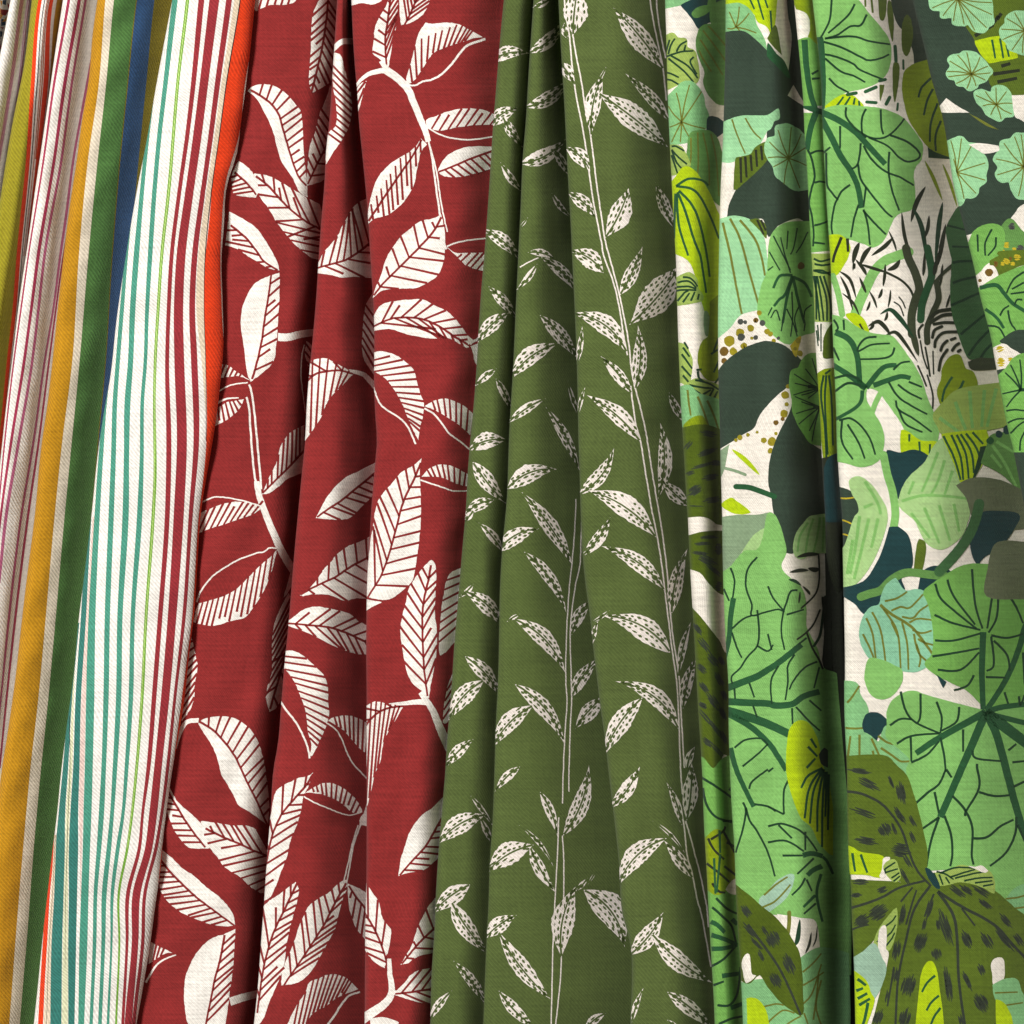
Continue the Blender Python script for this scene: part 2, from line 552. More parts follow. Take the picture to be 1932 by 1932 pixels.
e_S1 = [(80, 0), (0, 420), (-280, 1932), (-1300, 7728)]
e_S2 = [(240, 0), (180, 500), (100, 900), (40, 1250), (-10, 1580), (-70, 1932), (-1000, 7728)]
e_S3 = [(475, 0), (430, 300), (380, 650), (330, 1000), (270, 1400), (208, 1850), (150, 2232), (90, 2732), (45, 3082), (0, 3500), (-80, 4100), (-600, 7728)]
e_S4 = E(('00', '735,0 700,250 670,600 620,900 580,1200 520,1600'), ('01', '480,0 430,450 395,800 360,1100 310,1450'), ('02', '265,0 190,600 150,950 110,1300 60,1650'), ('03', '15,0 -20,300 -130,1932'))
e_S5 = E(('00', '1300,0 1180,640 1100,1100 1040,1400'), ('01', '950,0 880,480 830,930 790,1150 740,1480'), ('02', '693,0 640,450 590,850 560,1200 500,1650'), ('03', '465,0 430,350 400,600 360,950 320,1300 280,1700 255,1932'))
e_S5r = E(('00', '1925,0 1885,400 1850,700 1820,900 1790,1150 1712,1400 1690,1700'), ('01', '1672,0 1680,350 1684,700 1665,920 1640,1150 1600,1420 1560,1650'), ('02', '1515,0 1490,370 1462,780 1425,1080 1390,1420 1340,1720'), ('03', '1303,0 1280,150 1240,450 1205,800 1170,1050 1130,1350 1080,1650 1030,1932'))
e_R1 = E(('00', '1900,0 1880,400 1850,700 1820,900 1795,1150 1770,1400 1740,1800'), ('01', '1735,150 1700,420 1680,800 1655,950 1635,1150 1590,1420 1550,1650'), ('02', '1500,0 1480,370 1450,780 1415,1080 1380,1420 1330,1720'), ('03', '1290,0 1265,150 1230,450 1195,800 1160,1050 1125,1350 1095,1650 1075,1932'))
e_R2 = E(('10', '612,0 600,200 585,450 572,640 555,900 530,1130 515,1400 490,1700'), ('11', '474,0 455,300 430,600 405,850 385,1100 370,1400 345,1650'), ('12', '318,0 290,300 265,600 240,900 215,1150 190,1450 165,1750'), ('13', '133,0 110,350 85,650 65,950 40,1300 10,1700 -15,1932'))
e_R3 = E(('10', '720,0 730,250 750,550 765,700 775,900 800,1150 825,1400 850,1700'), ('11', '862,0 875,200 890,450 893,700 890,950 900,1200 912,1400 900,1550 880,1780'), ('12', '868,0 855,250 840,500 835,700 831,1000 834,1300 835,1600'), ('13', '835,0 835,400 832,900 825,1200 822,1500 820,1932'))
e_G1 = E(('10', '1870,0 1850,200 1825,500 1805,750 1785,1000 1770,1250 1750,1550'), ('11', '1722,0 1700,250 1680,550 1660,900 1640,1150 1620,1350 1600,1600'), ('12', '1582,0 1555,300 1530,600 1500,950 1470,1400 1440,1750'), ('13', '1430,0 1405,300 1380,600 1360,900 1345,1250 1325,1550 1315,1932'))
e_G2 = E(('20', '162,0 145,250 125,550 105,900 80,1200 65,1550'), ('21', '47,0 30,350 15,700 2,950'), ('11', '1915,1250 1905,1500 1895,1800'), ('12', '1880,50 1860,250 1840,600 1835,900 1825,1300 1810,1600'), ('13', '1800,0 1785,400 1765,700 1755,1000 1740,1300 1725,1650 1715,1932'))
e_G3 = E(('20', '350,0 365,300 380,550 395,800 410,1100 425,1400 440,1650'), ('21', '453,0 470,350 485,700 495,1050 500,1350 510,1650'), ('22', '518,0 535,350 555,550 590,800 610,1000 640,1250 670,1500 700,1700'), ('23', '725,0 755,250 790,550 813,800 820,1000 838,1130 872,1240 900,1380 905,1550 892,1932'))
e_J1 = E(('20', '1155,0 1165,300 1175,700 1190,1050 1205,1350 1220,1650'), ('21', '1236,0 1245,300 1255,650 1270,1000 1290,1350 1310,1700'), ('22', '1325,0 1340,350 1360,700 1385,1150 1405,1500 1425,1800'), ('23', '1436,60 1450,450 1470,800 1485,1100 1505,1450 1520,1700 1530,1932'))
e_J2 = E(('20', '1612,0 1610,400 1600,800 1590,1100 1575,1400'), ('21', '1562,0 1555,500 1558,900 1570,1300 1575,1600'), ('22', '1585,0 1595,500 1615,1000 1635,1300 1636,1600'), ('23', '1646,0 1660,300 1680,600 1690,900 1705,1200 1725,1500 1740,1800 1745,1932'))
e_J3 = E(('30', '195,0 215,200 240,450 265,750 275,1000 295,1300 310,1600'), ('31', '328,0 345,300 355,600 372,900 395,1250 410,1600'), ('32', '430,0 440,400 450,900 470,1300 490,1700'), ('33', '500,0 515,500 520,900 518,1400 515,1932'))
e_J4 = E(('30', '335,0 370,300 400,600 410,900 430,1300 450,1650'), ('31', '470,0 485,400 500,800 515,1100 525,1500 545,1800'), ('32', '556,0 570,400 575,800 580,1100 581,1500'), ('33', '600,0 605,400 615,700 630,900 640,1200 655,1500 665,1932'))
e_J5 = E(('30', '1090,0 1140,200 1190,400 1230,580 1280,750 1310,850 1340,1000 1370,1200 1410,1450 1450,1600 1490,1750'), ('31', '1535,0 1570,150 1600,300 1640,450 1680,600 1715,800 1745,950 1780,1150 1810,1300 1850,1450 1880,1600 1910,1750'), ('32', '1945,0 2060,600 2250,1500'), ('33', '2350,0 2750,1932'))
e_J5r = [(8250, -400), (8500, 1932), (9000, 3864), (10200, 7728)]
e_J1pre = e_J1

GROUP = 'printed cotton lengths hanging side by side'
PR = lambda k, drop, crown=25: [(-0.1, -22), (0.0, 0), (k*0.5, crown*1.4), (k, crown*0.6), ((k+1)/2, -0.75*drop), (1.0, -1.9*drop), (1.15, -2.5*drop), (1.3, -2.8*drop)]

c_S0 = Cloth('S0', 'corner_fabric', 'small busy red, navy and amber printed fabric showing only in the upper left corner', GROUP, 'cream',
    [Fold('S0', [(-260, -400), (-260, 0), (-500, 1932), (-1700, 7728)], [(110, -100), (85, 0), (0, 440), (-260, 1932), (-1280, 7728)], -90, PR(0.7, 120), rs=0.15, D=40)])
c_S = Cloth('S', 'striped_fabric', 'white cotton fabric with multicoloured vertical stripes hanging at the far left', GROUP, 'white', [
    Fold('S1', e_S1, e_S2, -30, [(-0.1, -15), (0, 0), (0.2, 4), (0.45, -40), (0.7, -120), (0.86, -220), (1.0, -360), (1.15, -470)], rs=0.14, D=50),
    Fold('S2', e_S2, e_S3, -40, PR(0.55, 170, 14), rs=0.14, D=46),
    Fold('S3', e_S3, e_S4, -20, [(-0.1, -15), (0, 0), (0.2, 4), (0.45, -40), (0.7, -120), (0.86, -220), (1.0, -360), (1.15, -470)], rs=0.14, D=50),
    Fold('S4', e_S4, e_S5, 0, [(-0.1, -15), (0, 0), (0.2, 4), (0.45, -50), (0.7, -150), (0.86, -260), (1.0, -360), (1.15, -470)], rs=0.14, D=60),
    Fold('S5', e_S5, e_S5r, 120, [(-0.1, -10), (0, 0), (0.3, 38), (0.6, 34), (0.85, 6), (1.0, -25), (1.2, -40)], rs=0.16, D=70, rcurl=0.12, wob=7,
         kinks=[(0.75, 6780, 0.28, 150, -26), (0.45, 7000, 0.22, 160, 16), (0.95, 1350, 0.2, 260, -20)])])
c_R = Cloth('R', 'red_leaf_fabric', 'brick red cotton fabric printed with large white veined leaves', GROUP, 'red', [
    Fold('R1', e_R1, e_R2, -30, [(-0.12, -30), (0.0, 0), (0.25, 30), (0.6, 26), (0.8, -5), (0.9, -110), (1.0, -300), (1.15, -460)], ltuck=True),
    Fold('R2', e_R2, e_R3, 0, PR(0.50, 200), rs=0.10, D=62),
    Fold('R3', e_R3, e_G1, 10, PR(0.84, 80, 30), rs=0.09, D=70, kinks=[(0.05, 3330, 0.2, 160, -18)])])
c_G = Cloth('G', 'green_willow_fabric', 'olive green cotton fabric printed with slender white speckled willow leaves', GROUP, 'moss', [
    Fold('G1', e_G1, e_G2, 20, PR(0.66, 88, 18), rs=0.17, D=66),
    Fold('G2', e_G2, e_G3, 0, PR(0.38, 190, 22), rs=0.10, D=50),
    Fold('G3', e_G3, e_J1, 20, PR(0.64, 180, 30), rs=0.09, D=70)])
c_J = Cloth('J', 'jungle_print_fabric', 'cream cotton fabric densely printed with green jungle leaves hanging at the right', GROUP, 'cream', [
    Fold('J1', e_J1, e_J2, 0, PR(0.52, 220, 20), rs=0.16, D=60),
    Fold('J2', e_J2, e_J3, 20, PR(0.74, 300, 28), rs=0.10, D=66),
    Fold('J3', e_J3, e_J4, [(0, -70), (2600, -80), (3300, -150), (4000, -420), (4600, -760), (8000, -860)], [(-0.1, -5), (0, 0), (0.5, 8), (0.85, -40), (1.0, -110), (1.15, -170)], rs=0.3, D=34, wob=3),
    Fold('J4', e_J4, e_J5, 20, PR(0.55, 410, 20), rs=0.07, D=70, wob=15),
    Fold('J5', e_J5, e_J5r, 60, PR(0.6, 220, 40), rs=0.09, D=80)], flank=(('J3', 'J4'), 'inkb'))  # near-black connector faces paint the shade of the deep gap beside J4
# ------------------------------------------------------------------ stripes of the striped cloth
def stripes(fold, data):
    """rows: colour, width(s), 'y:x' centres in print units"""
    for color, rows in data:
        ys = [r[0] for r in rows]; xa = [r[1] for r in rows]; xb = [r[2] for r in rows]
        yy = np.arange(max(min(ys), Y0), max(ys) + 1, 64.0) if len(ys) > 1 else np.array(ys)
        yy = np.append(yy[yy < max(ys)], max(ys))
        a = hermite(ys, xa, yy); b = hermite(ys, xb, yy)
        q = [[(a[i], yy[i]), (b[i], yy[i]), (b[i+1], yy[i+1]), (a[i+1], yy[i+1])] for i in range(len(yy)-1)]
        c_S.decal(fold, 'stripe', color, q)
T = -250; B = 8100
def rel(fold, ys, *edges): return None
stripes('S5', [
 ('teal', [(T,1335,1375),(0,1300,1342),(640,1230,1265),(1000,1188,1222),(1400,1152,1186),(1932,1115,1150),(2332,1095,1125),(2732,1083,1110),(3032,1060,1088),(3432,1055,1085),(3864,1035,1075),(4664,985,1018),(5264,970,1005),(5796,940,970),(6146,915,940),(6396,875,905),(6746,835,860),(7096,833,850),(7728,805,825),(B,795,815)]),
 ('teal', [(T,1240,1280),(0,1200,1240),(640,1140,1172),(1200,1080,1110),(1600,1040,1075),(1932,1008,1050),(2332,980,1022),(2732,965,1005),(3032,940,985),(3432,935,975),(3864,925,972),(4664,885,925),(5264,875,915),(5796,850,885),(6146,830,860),(6396,805,840),(6746,768,805),(7096,765,795),(7728,740,768),(B,728,755)]),
 ('teal', [(1000,1050,1085),(1500,985,1010),(1932,942,966),(2332,905,936),(2732,873,905),(3032,850,885),(3432,838,875),(3864,820,860),(4664,790,830),(5264,780,820),(5796,765,800),(6146,745,785),(6396,730,765),(6746,706,735),(7096,700,728),(7728,675,700),(B,665,690)]),
 ('teal', [(2600,830,860),(3032,782,808),(3432,745,780),(3864,715,755),(4664,665,720),(5264,650,712),(5796,640,700),(6146,630,690),(6396,625,680),(6746,612,668),(7096,600,660),(7728,590,635),(B,580,625)]),
 ('tealdk', [(3900,650,690),(4300,632,668),(4664,610,650),(5264,570,612),(5796,552,600),(6146,530,590),(6396,520,590),(6746,520,582),(7096,515,575),(7728,515,562),(B,510,555)]),
 ('palepink', [(3900,700,712),(4664,650,668),(5264,615,648),(5796,602,636),(6146,596,626),(6396,602,618),(6800,606,609)]),
 ('palegreen', [(4900,560,570),(5264,545,558),(5796,520,546),(6146,496,526),(6396,492,518),(6746,482,514),(7096,474,512),(7728,466,512),(B,460,508)]),
 ('tealdk', [(4700,585,600),(5264,520,545),(5796,475,515),(6146,442,492),(6396,420,490),(6746,410,480),(7096,390,470),(7728,380,463),(B,372,455)]),
 ('black', [(5400,522,526),(5796,527,531),(6146,512,516),(6396,505,509),(6746,495,498),(7300,490,492)]),
 ('beige', [(6300,412,426),(6746,384,408),(7096,362,388),(7728,330,378),(B,318,365)]),
 ('black', [(6300,418,421),(6746,396,399),(7096,372,375),(7728,350,353)]),
 ('orange', [(6200,400,412),(6500,378,400),(6746,348,378),(7096,325,358),(7400,306,340),(7728,288,325),(B,270,308)]),
 ('lime', [(T,1425,1450),(0,1402,1428),(640,1328,1352),(1000,1298,1322),(1400,1265,1290),(1932,1208,1232),(2332,1182,1205),(2732,1160,1182),(3032,1155,1175),(3332,1157,1180),(3600,1158,1182),(3864,1145,1170),(4664,1090,1113),(5264,1060,1084),(5796,1020,1042),(6146,985,1006),(6396,952,972),(6746,887,905),(7096,893,908),(7728,868,884),(B,860,876)]),
 ('limepale', [(T,1435,1440),(0,1412,1418),(640,1337,1343),(1000,1307,1313),(1400,1274,1281),(1932,1217,1223),(2332,1190,1196),(2732,1168,1174),(3332,1166,1172),(3864,1155,1160),(4664,1099,1104),(5796,1029,1033),(6396,960,964)]),
 ('crimson', [(T,1525,1570),(0,1498,1542),(640,1440,1476),(1000,1400,1432),(1400,1345,1375),(1932,1280,1310),(2332,1258,1288),(2732,1246,1276),(3332,1255,1293),(3864,1245,1282),(4664,1190,1225),(5264,1145,1180),(5796,1105,1135),(6146,1065,1086),(6396,1040,1065),(6746,950,980),(7096,948,970),(7728,915,938),(B,902,925)]),
 ('crimson', [(T,1610,1690),(0,1580,1655),(640,1505,1570),(1000,1460,1525),(1400,1405,1468),(1932,1332,1400),(2332,1312,1382),(2732,1316,1390),(3332,1335,1410),(3864,1312,1388),(4664,1265,1330),(5264,1215,1278),(5796,1163,1220),(6146,1125,1185),(6396,1095,1150),(6746,1000,1060),(7096,995,1045),(7728,940,995),(B,925,980)]),
 ('crimson', [(T,1735,1780),(0,1706,1750),(640,1620,1660),(1000,1575,1612),(1400,1520,1556),(1932,1448,1490),(2332,1428,1472),(2732,1442,1490),(3332,1460,1502),(3864,1425,1456),(4664,1374,1400),(5264,1308,1330),(5796,1252,1276),(6146,1208,1230),(6396,1165,1190),(6746,1080,1105),(7096,1065,1090),(7728,996,1022),(B,980,1005)]),
 ('beige', [(T,1800,1842),(0,1768,1810),(640,1670,1704),(1000,1622,1655),(1400,1565,1600),(1932,1496,1545),(2332,1482,1538),(2732,1522,1550),(3150,1554,1556)]),  # shade on the white cloth beside the orange, painted as a beige stripe
 ('black', [(T,1840,1848),(0,1809,1817),(640,1703,1711),(1000,1655,1662),(1400,1598,1605),(1932,1546,1552),(2332,1538,1543),(2732,1551,1555),(3332,1553,1557)]),
 ('orange', [(T,1848,1975),(0,1817,1960),(640,1711,1846),(1000,1662,1806),(1400,1605,1698),(1700,1575,1672),(1932,1552,1663),(2332,1543,1672),(2732,1555,1690),(3032,1560,1680),(3332,1557,1660),(3600,1535,1640),(3864,1503,1600),(4664,1448,1560),(5264,1372,1500),(5796,1305,1420),(6146,1262,1380),(6396,1222,1330),(6746,1186,1290),(7096,1138,1240),(7400,1105,1200)]),
])
stripes('S4', [
 ('shadedwhite', [(T,820,890),(0,795,860),(640,745,800),(1200,665,738),(1932,595,667),(2732,545,600),(3332,470,542),(3864,415,490),(4664,345,420),(5264,290,365),(5796,230,310),(6396,175,255),(6996,125,210),(7728,70,150),(B,40,125)]),  # a white stripe; this fold's dimmer light is painted into its colour
 ('mustard', [(T,705,820),(0,660,795),(640,600,745),(1200,510,665),(1932,400,595),(2732,310,545),(3332,220,470),(3864,160,415),(4664,60,345),(5264,-20,290),(5796,-100,230),(6396,-200,175),(6996,-300,125),(7728,-400,70),(B,-450,40)]),
 ('sgreen', [(T,890,1065),(0,860,1028),(640,800,960),(1200,738,904),(1932,667,845),(2732,600,795),(3332,542,738),(3864,490,700),(4664,420,650),(5264,365,610),(5796,310,560),(6396,255,520),(6996,210,450),(7728,150,380),(B,125,350)]),
 ('oliveb', [(T,1065,1072),(0,1026,1034),(640,958,966),(1200,902,910),(1932,842,850),(2732,792,799),(3332,736,744),(3864,692,698)]),
 ('blue', [(T,1072,1200),(0,1034,1165),(640,966,1102),(1200,910,1046),(1932,850,985),(2732,799,925),(3332,744,850),(3864,698,790)]),
 ('oliveb', [(T,1200,1400),(0,1165,1360),(640,1102,1300),(1200,1046,1220),(1700,1000,1150)]),
])
stripes('S3', [
 ('raspberry', [(T,545,568),(0,508,530),(640,398,416),(1200,322,337),(1932,208,220),(2332,152,165),(2732,98,110),(3332,30,42),(3864,-20,-8)]),
 ('raspberry', [(T,620,645),(0,585,610),(640,474,500),(1200,398,421),(1932,275,300),(2332,225,247),(2732,170,192),(3332,74,95),(3864,0,18),(4400,-60,-40)]),
 ('rose', [(T,675,693),(0,637,655),(640,531,549),(1200,455,474),(1932,325,345),(2332,280,300),(2732,232,252),(3332,130,152),(3864,38,62),(4400,-20,2)]),
 ('rose', [(0,765,785),(500,672,692),(900,598,616),(1200,545,563),(1600,492,512),(1932,445,464),(2332,394,410),(2732,328,344),(3332,245,262),(3864,156,173),(4664,58,76),(5264,0,14),(5796,-60,-45)]),
 ('raspberry', [(1500,545,557),(2100,446,458),(2332,415,428),(2732,362,376),(3332,284,300),(3864,206,224),(4664,106,124),(5264,42,58),(5796,-10,4)]),
])
stripes('S2', [
 ('solive', [(T,230,345),(0,200,290),(640,130,232),(1200,-20,196),(1932,-160,124),(2332,-240,94),(2732,-300,50),(3200,-380,5),(3600,-450,-40)]),
 ('orange', [(T,345,370),(0,290,316),(640,232,262),(1200,196,226),(1932,124,155),(2332,94,124),(2732,50,78),(3200,5,32),(3600,-40,-15)]),
 ('black', [(T,388,394),(0,334,340),(640,276,283),(1200,235,242),(1932,163,169),(2332,132,138),(2732,88,94)]),
 ('rust', [(T,410,416),(0,354,360),(640,300,306),(1200,254,260),(1932,176,180)]),
 ('rust', [(T,422,428),(0,364,369),(640,312,320),(1200,264,272)]),
 ('orange', [(T,434,460),(0,374,402),(640,326,362),(1200,272,300),(1932,190,215)]),
 ('mustard', [(T,490,560),(0,430,500),(640,372,420),(1200,312,340)]),
])
stripes('S1', [
 ('pink', [(T,200,225),(0,152,180),(500,88,115),(900,28,54),(1300,-40,-15),(1932,-150,-125)]),
 ('pink', [(T,255,262),(0,206,213),(550,146,153),(1000,86,93),(1500,10,16)]),
 ('rose', [(T,268,276),(0,219,226),(550,158,166),(1000,98,106),(1500,22,29)]),
])
# the corner cloth: small printed patches
rr = random.Random(3)
for col, pts in (('amber', '0,60 40,90 0,150'), ('marine', '10,140 40,150 42,190 8,195'), ('brick', '5,70 70,75 40,120 10,110'), ('marine', '20,0 48,0 45,40 20,30'), ('brick', '0,205 30,205 20,220'),
                 ('marine', '0,230 20,240 15,275 0,280'), ('amber', '15,165 55,120 50,160'), ('brick', '0,330 15,350 0,380'), ('brick', '55,20 75,40 60,70'), ('amber', '0,0 18,10 10,50'), ('brick', '30,250 45,200 38,280')):
    p, k = tp('00', pts)
    c_S0.decal('S0', 'printed_patch', col, [p], convex=True)
# ------------------------------------------------------------------ white leaves printed on the red cloth
def along(path, t):
    ls = [math.dist(path[i], path[i+1]) for i in range(len(path)-1)]
    d = t * sum(ls)
    for i, l in enumerate(ls):
        if d <= l or i == len(ls) - 1:
            f = d / (l or 1)
            a, b = path[i], path[i+1]
            return (a[0] + (b[0]-a[0])*f, a[1] + (b[1]-a[1])*f), ((b[0]-a[0])/(l or 1), (b[1]-a[1])/(l or 1))
        d -= l

def leaf_red(fold, tile, outline, rib=None, A=0, B=0, ang=48, angB=None, lines=None, n=0, vw=17, rw=18):
    p, cor = tp(tile, outline)
    poly = smooth_closed(p, cor)
    poly = jitter(poly, 2.2)
    o = c_R.decal(fold, 'printed_leaf', 'leafwhite', [poly], convex=False)
    if o is None: return
    q = []
    if rib:
        path = smooth_open(tp(tile, rib)[0])
        q += ribbon(jitter(path, 1.2), rw*0.8, rw)
        for side, cnt in ((1, A), (-1, B)):
            an = math.radians(ang if side == 1 or angB is None else angB)
            for k in range(cnt):
                t = 0.05 + 0.90 * (k + 0.5 + random.uniform(-.12, .12)) / cnt
                (x, y), (tx, ty) = along(path, t)
                nx, ny = (-ty*side, tx*side)
                a = an * random.uniform(0.93, 1.07)
                dx, dy = tx*math.cos(a) + nx*math.sin(a), ty*math.cos(a) + ny*math.sin(a)
                L = 0; px, py = x, y; pts = [(x, y)]; bend = random.uniform(-.05, .10)
                while L < 420:
                    px += dx*14; py += dy*14; L += 14
                    c_, s_ = math.cos(bend*0.05*side), math.sin(bend*0.05*side)
                    dx, dy = dx*c_ - dy*s_, dx*s_ + dy*c_
                    pts.append((px, py))
                    if L > 28 and not inside(poly, px, py): break
                if random.random() < 0.08 and len(pts) > 6: pts = pts[:int(len(pts)*0.72)]
                if len(pts) > 2: q += ribbon(pts[::2] + ([pts[-1]] if len(pts) % 2 == 0 else []), vw*0.85, vw*1.1)
    if lines:
        a, b = lines.split('/')
        a, b = tp(tile, a)[0], tp(tile, b)[0]
        for k in range(n):
            t = (k + random.uniform(-.1, .1)) / max(1, n-1)
            s0 = (a[0][0]+(b[0][0]-a[0][0])*t, a[0][1]+(b[0][1]-a[0][1])*t)
            s1 = (a[1][0]+(b[1][0]-a[1][0])*t, a[1][1]+(b[1][1]-a[1][1])*t)
            pts = [(s0[0]+(s1[0]-s0[0])*u/24, s0[1]+(s1[1]-s0[1])*u/24) for u in range(-22, 47)]
            ins = [i for i, z in enumerate(pts) if inside(poly, *z)]
            if len(ins) > 2:
                c0 = min(ins, key=lambda i: abs(i - 34)); i0 = i1 = c0
                while i0-1 in ins: i0 -= 1
                while i1+1 in ins: i1 += 1
                i0, i1 = max(i0-1, 0), min(i1+1, len(pts)-1)
                if random.random() < 0.12: i1 = int(i0 + (i1-i0)*0.8)
                q += ribbon(pts[i0:i1+1:3] + [pts[i1]], vw*0.8, vw*1.1)
    if q: c_R.decal(fold, 'leaf_veins', 'red', q, parent=o, lift=LIFT[o.name] + 0.07)

def stem_red(fold, tile, pts, w0, w1=None, name='printed_stem'):
    c_R.decal(fold, name, 'leafwhite', ribbon(jitter(smooth_open(tp(tile, pts)[0]), 1.5), w0, w1))

L_ = leaf_red; S_ = stem_red
# --- left fold
L_('R1', '10', '-90,-70! 0,85! 100,40 230,35 300,5 320,-90!', lines='0,-60 -40,90/330,-60 290,60', n=7)
L_('R1', '10', '480,-5 430,110 415,250 415,370 400,560 405,650 430,700! 500,660 560,620 620,500 640,300 640,100 620,-60 540,-80', '560,-60 545,0 525,200 490,400 450,570 420,690', A=10, B=11, ang=40)
L_('R1', '10', '-65,690! -20,650 60,635 140,650 230,710 300,790 340,850 355,1000 360,1150 375,1290 385,1400! 390,1490! 330,1450 280,1350 200,1230 170,1150 130,1000 70,860 0,740', '380,1400 320,1330 270,1200 235,1080 200,960 170,860 110,780 30,720 -40,680', A=13, ang=72)
L_('R1', '10', '560,640! 530,740 480,860 450,980 410,1090 395,1200 385,1300 385,1400! 450,1385 520,1350 570,1250 620,900', '390,1390 460,1240 540,1080 590,900', A=5, B=8, ang=62, angB=50)
L_('R1', '10', '-10,1310! 100,1330 220,1395 350,1470 400,1500 500,1550! 560,1700 540,1900 480,1960! 420,1945 350,1895 280,1830 210,1750 150,1670 100,1580 40,1500 0,1440 -40,1350', '640,1850 490,1735 390,1680 270,1590 180,1500 90,1400 0,1330', A=8, B=6, ang=34, angB=42, lines='190,1690 520,1770/360,1890 560,1930', n=4)
L_('R1', '00', '1800,1215! 1870,1260 1920,1330 1950,1420 1932,1490! 1850,1485 1760,1470! 1750,1330', '1935,1470 1860,1380 1770,1300', A=0, B=5, ang=50, angB=60)
L_('R1', '00', '1730,1595! 1830,1650 1932,1720 1992,1800 2070,1932 2097,1990 2107,2042! 2030,2025 1950,1980 1870,1932 1790,1880 1700,1850!', '2095,2040 1990,1970 1932,1890 1850,1790 1740,1700', B=7, ang=50, angB=42)
L_('R1', '11', '175,125! 180,200 175,350 165,500 160,600 150,700 130,800 50,880 -40,950! -70,870 -90,700 -115,530 -105,400 -60,280 0,200 90,155', '115,140 95,300 65,480 40,660 0,830 -30,930', B=9, ang=60, angB=135)
S_('R1', '11', '165,612 250,612 340,590 470,575', 60, 52)
L_('R1', '11', '380,640! 370,740 390,830! 450,850! 460,700!', lines='370,660 440,760/380,800 440,860', n=3)
S_('R1', '11', '365,670 345,760 340,900 355,1050 375,1190', 10, 8, 'printed_outline')
L_('R1', '01', '1640,815! 1720,825 1780,870 1890,940! 1800,905 1745,910 1640,922! 1630,870', lines='1660,910 1690,830/1800,920 1830,880', n=5)
S_('R1', '01', '1640,1028 1740,975 1870,955', 11, 9, 'printed_outline')
L_('R1', '01', '1840,1080! 1800,1160 1720,1230 1620,1285! 1610,1180 1700,1110 1760,1095!', lines='1640,1110 1660,1270/1790,1090 1830,1140', n=6)
S_('R1', '01', '1625,1120 1700,1080 1800,1070', 18, 8, 'printed_outline')
S_('R1', '01', '1860,1065 1880,1150 1890,1300 1905,1500 1920,1650 1955,1795', 15, 15)
S_('R1', '01', '1880,970 1905,1060 1932,1300 1950,1500 1972,1760', 15, 15)
L_('R1', '11', '45,1800! 105,1660 150,1570 190,1430 250,1340 370,1270! 440,1300 430,1600! 345,1640 240,1680 170,1740 100,1790!', '50,1790 150,1690 260,1580 370,1460 430,1390', B=10, ang=50, angB=42)
S_('R1', '11', '5,1700 20,1790 55,1900 110,2040 180,2200 240,2310 300,2400', 40, 62)
S_('R1', '02', '2087,275 2032,272 1992,300 1932,312 1800,360 1680,430 1600,490 1520,590 1485,680', 10, 12, 'printed_outline')
L_('R1', '12', '155,285! 120,330 60,380 0,435 -60,495 -160,590 -270,645 -430,690! -475,790 -470,830 -400,850 -310,858 -200,825 -90,800 -30,735 15,670 70,570 120,440 155,310!', lines='-440,700 -480,830/130,300 95,520', n=14)
L_('R1', '02', '1440,930! 1480,1100 1490,1170 1470,1300 1460,1430 1410,1530 1370,1580! 1370,1300 1390,1050!', lines='1400,1000 1490,950/1370,1560 1480,1380', n=9)
L_('R1', '02', '1510,10! 1620,-40 1750,-75 1860,-75 1950,-60 1985,-95! 1960,-20 1900,20 1830,45 1690,95 1600,120 1500,160!', lines='1500,140 1580,-40/1880,40 1970,-70', n=9)
S_('R1', '01', '1520,1860 1620,1820 1750,1830 1880,1860 1975,1890', 11, 9, 'printed_outline')
S_('R1', '02', '1320,1780 1345,1700 1380,1620 1420,1580 1500,1572', 30, 34)
L_('R1', '02', '1495,1590! 1560,1555 1680,1540 1800,1570 1890,1640 1950,1740 1985,1850 2005,1960 2020,2080 2030,2200 2025,2370! 1960,2320 1890,2270 1800,2210 1770,2150 1720,2060 1670,1980 1650,1900 1610,1780 1540,1670', '2020,2370 1932,2170 1880,2070 1820,1940 1770,1840 1690,1730 1600,1640 1500,1580', A=13, ang=64)
L_('R1', '03', '1280,140! 1330,240 1400,310 1480,380 1530,440 1570,540 1580,605! 1440,605 1380,560 1320,480 1285,400 1255,300!', '1550,600 1470,500 1400,400 1340,300 1270,180', B=8, ang=50, angB=52)
L_('R1', '03', '1515,400! 1620,412 1730,430 1860,435 1940,470 2000,560 2050,660 2050,760 2030,850 1995,940! 1960,940 1880,890 1810,820 1700,750 1640,670 1590,610 1560,540 1530,460', '2180,760 2040,675 1930,630 1800,570 1680,520 1550,455', A=8, B=6, ang=34, angB=36, lines='1760,790 2010,730/1930,930 2080,850', n=4)
L_('R1', '03', '1215,610! 1300,680 1380,760 1460,810 1560,900 1640,960 1710,1030 1760,1110 1775,1190! 1680,1195 1580,1175 1450,1130 1350,1080 1270,1010 1215,930 1190,800!', '1770,1190 1620,1080 1500,990 1400,900 1290,790 1210,690', B=13, ang=50, angB=50)
L_('R1', '03', '1690,1255! 1775,1215! 1770,1350 1760,1500 1740,1650 1720,1800 1700,1932 1650,2000 1550,2060! 1430,1950 1400,1850 1390,1720 1400,1580 1450,1450 1530,1340 1610,1280', '1545,1980 1590,1750 1620,1600 1660,1450 1695,1260', A=9, ang=35)
S_('R1', '03', '1735,1765 1840,1730 1980,1695', 62, 55)
L_('R1', '03', '1130,1310! 1230,1360 1300,1395! 1250,1400 1180,1440 1120,1480!', lines='1150,1470 1180,1330/1200,1440 1240,1350', n=3)
S_('R1', '03', '1100,1620 1180,1490 1250,1440 1330,1410', 16, 9, 'printed_outline')
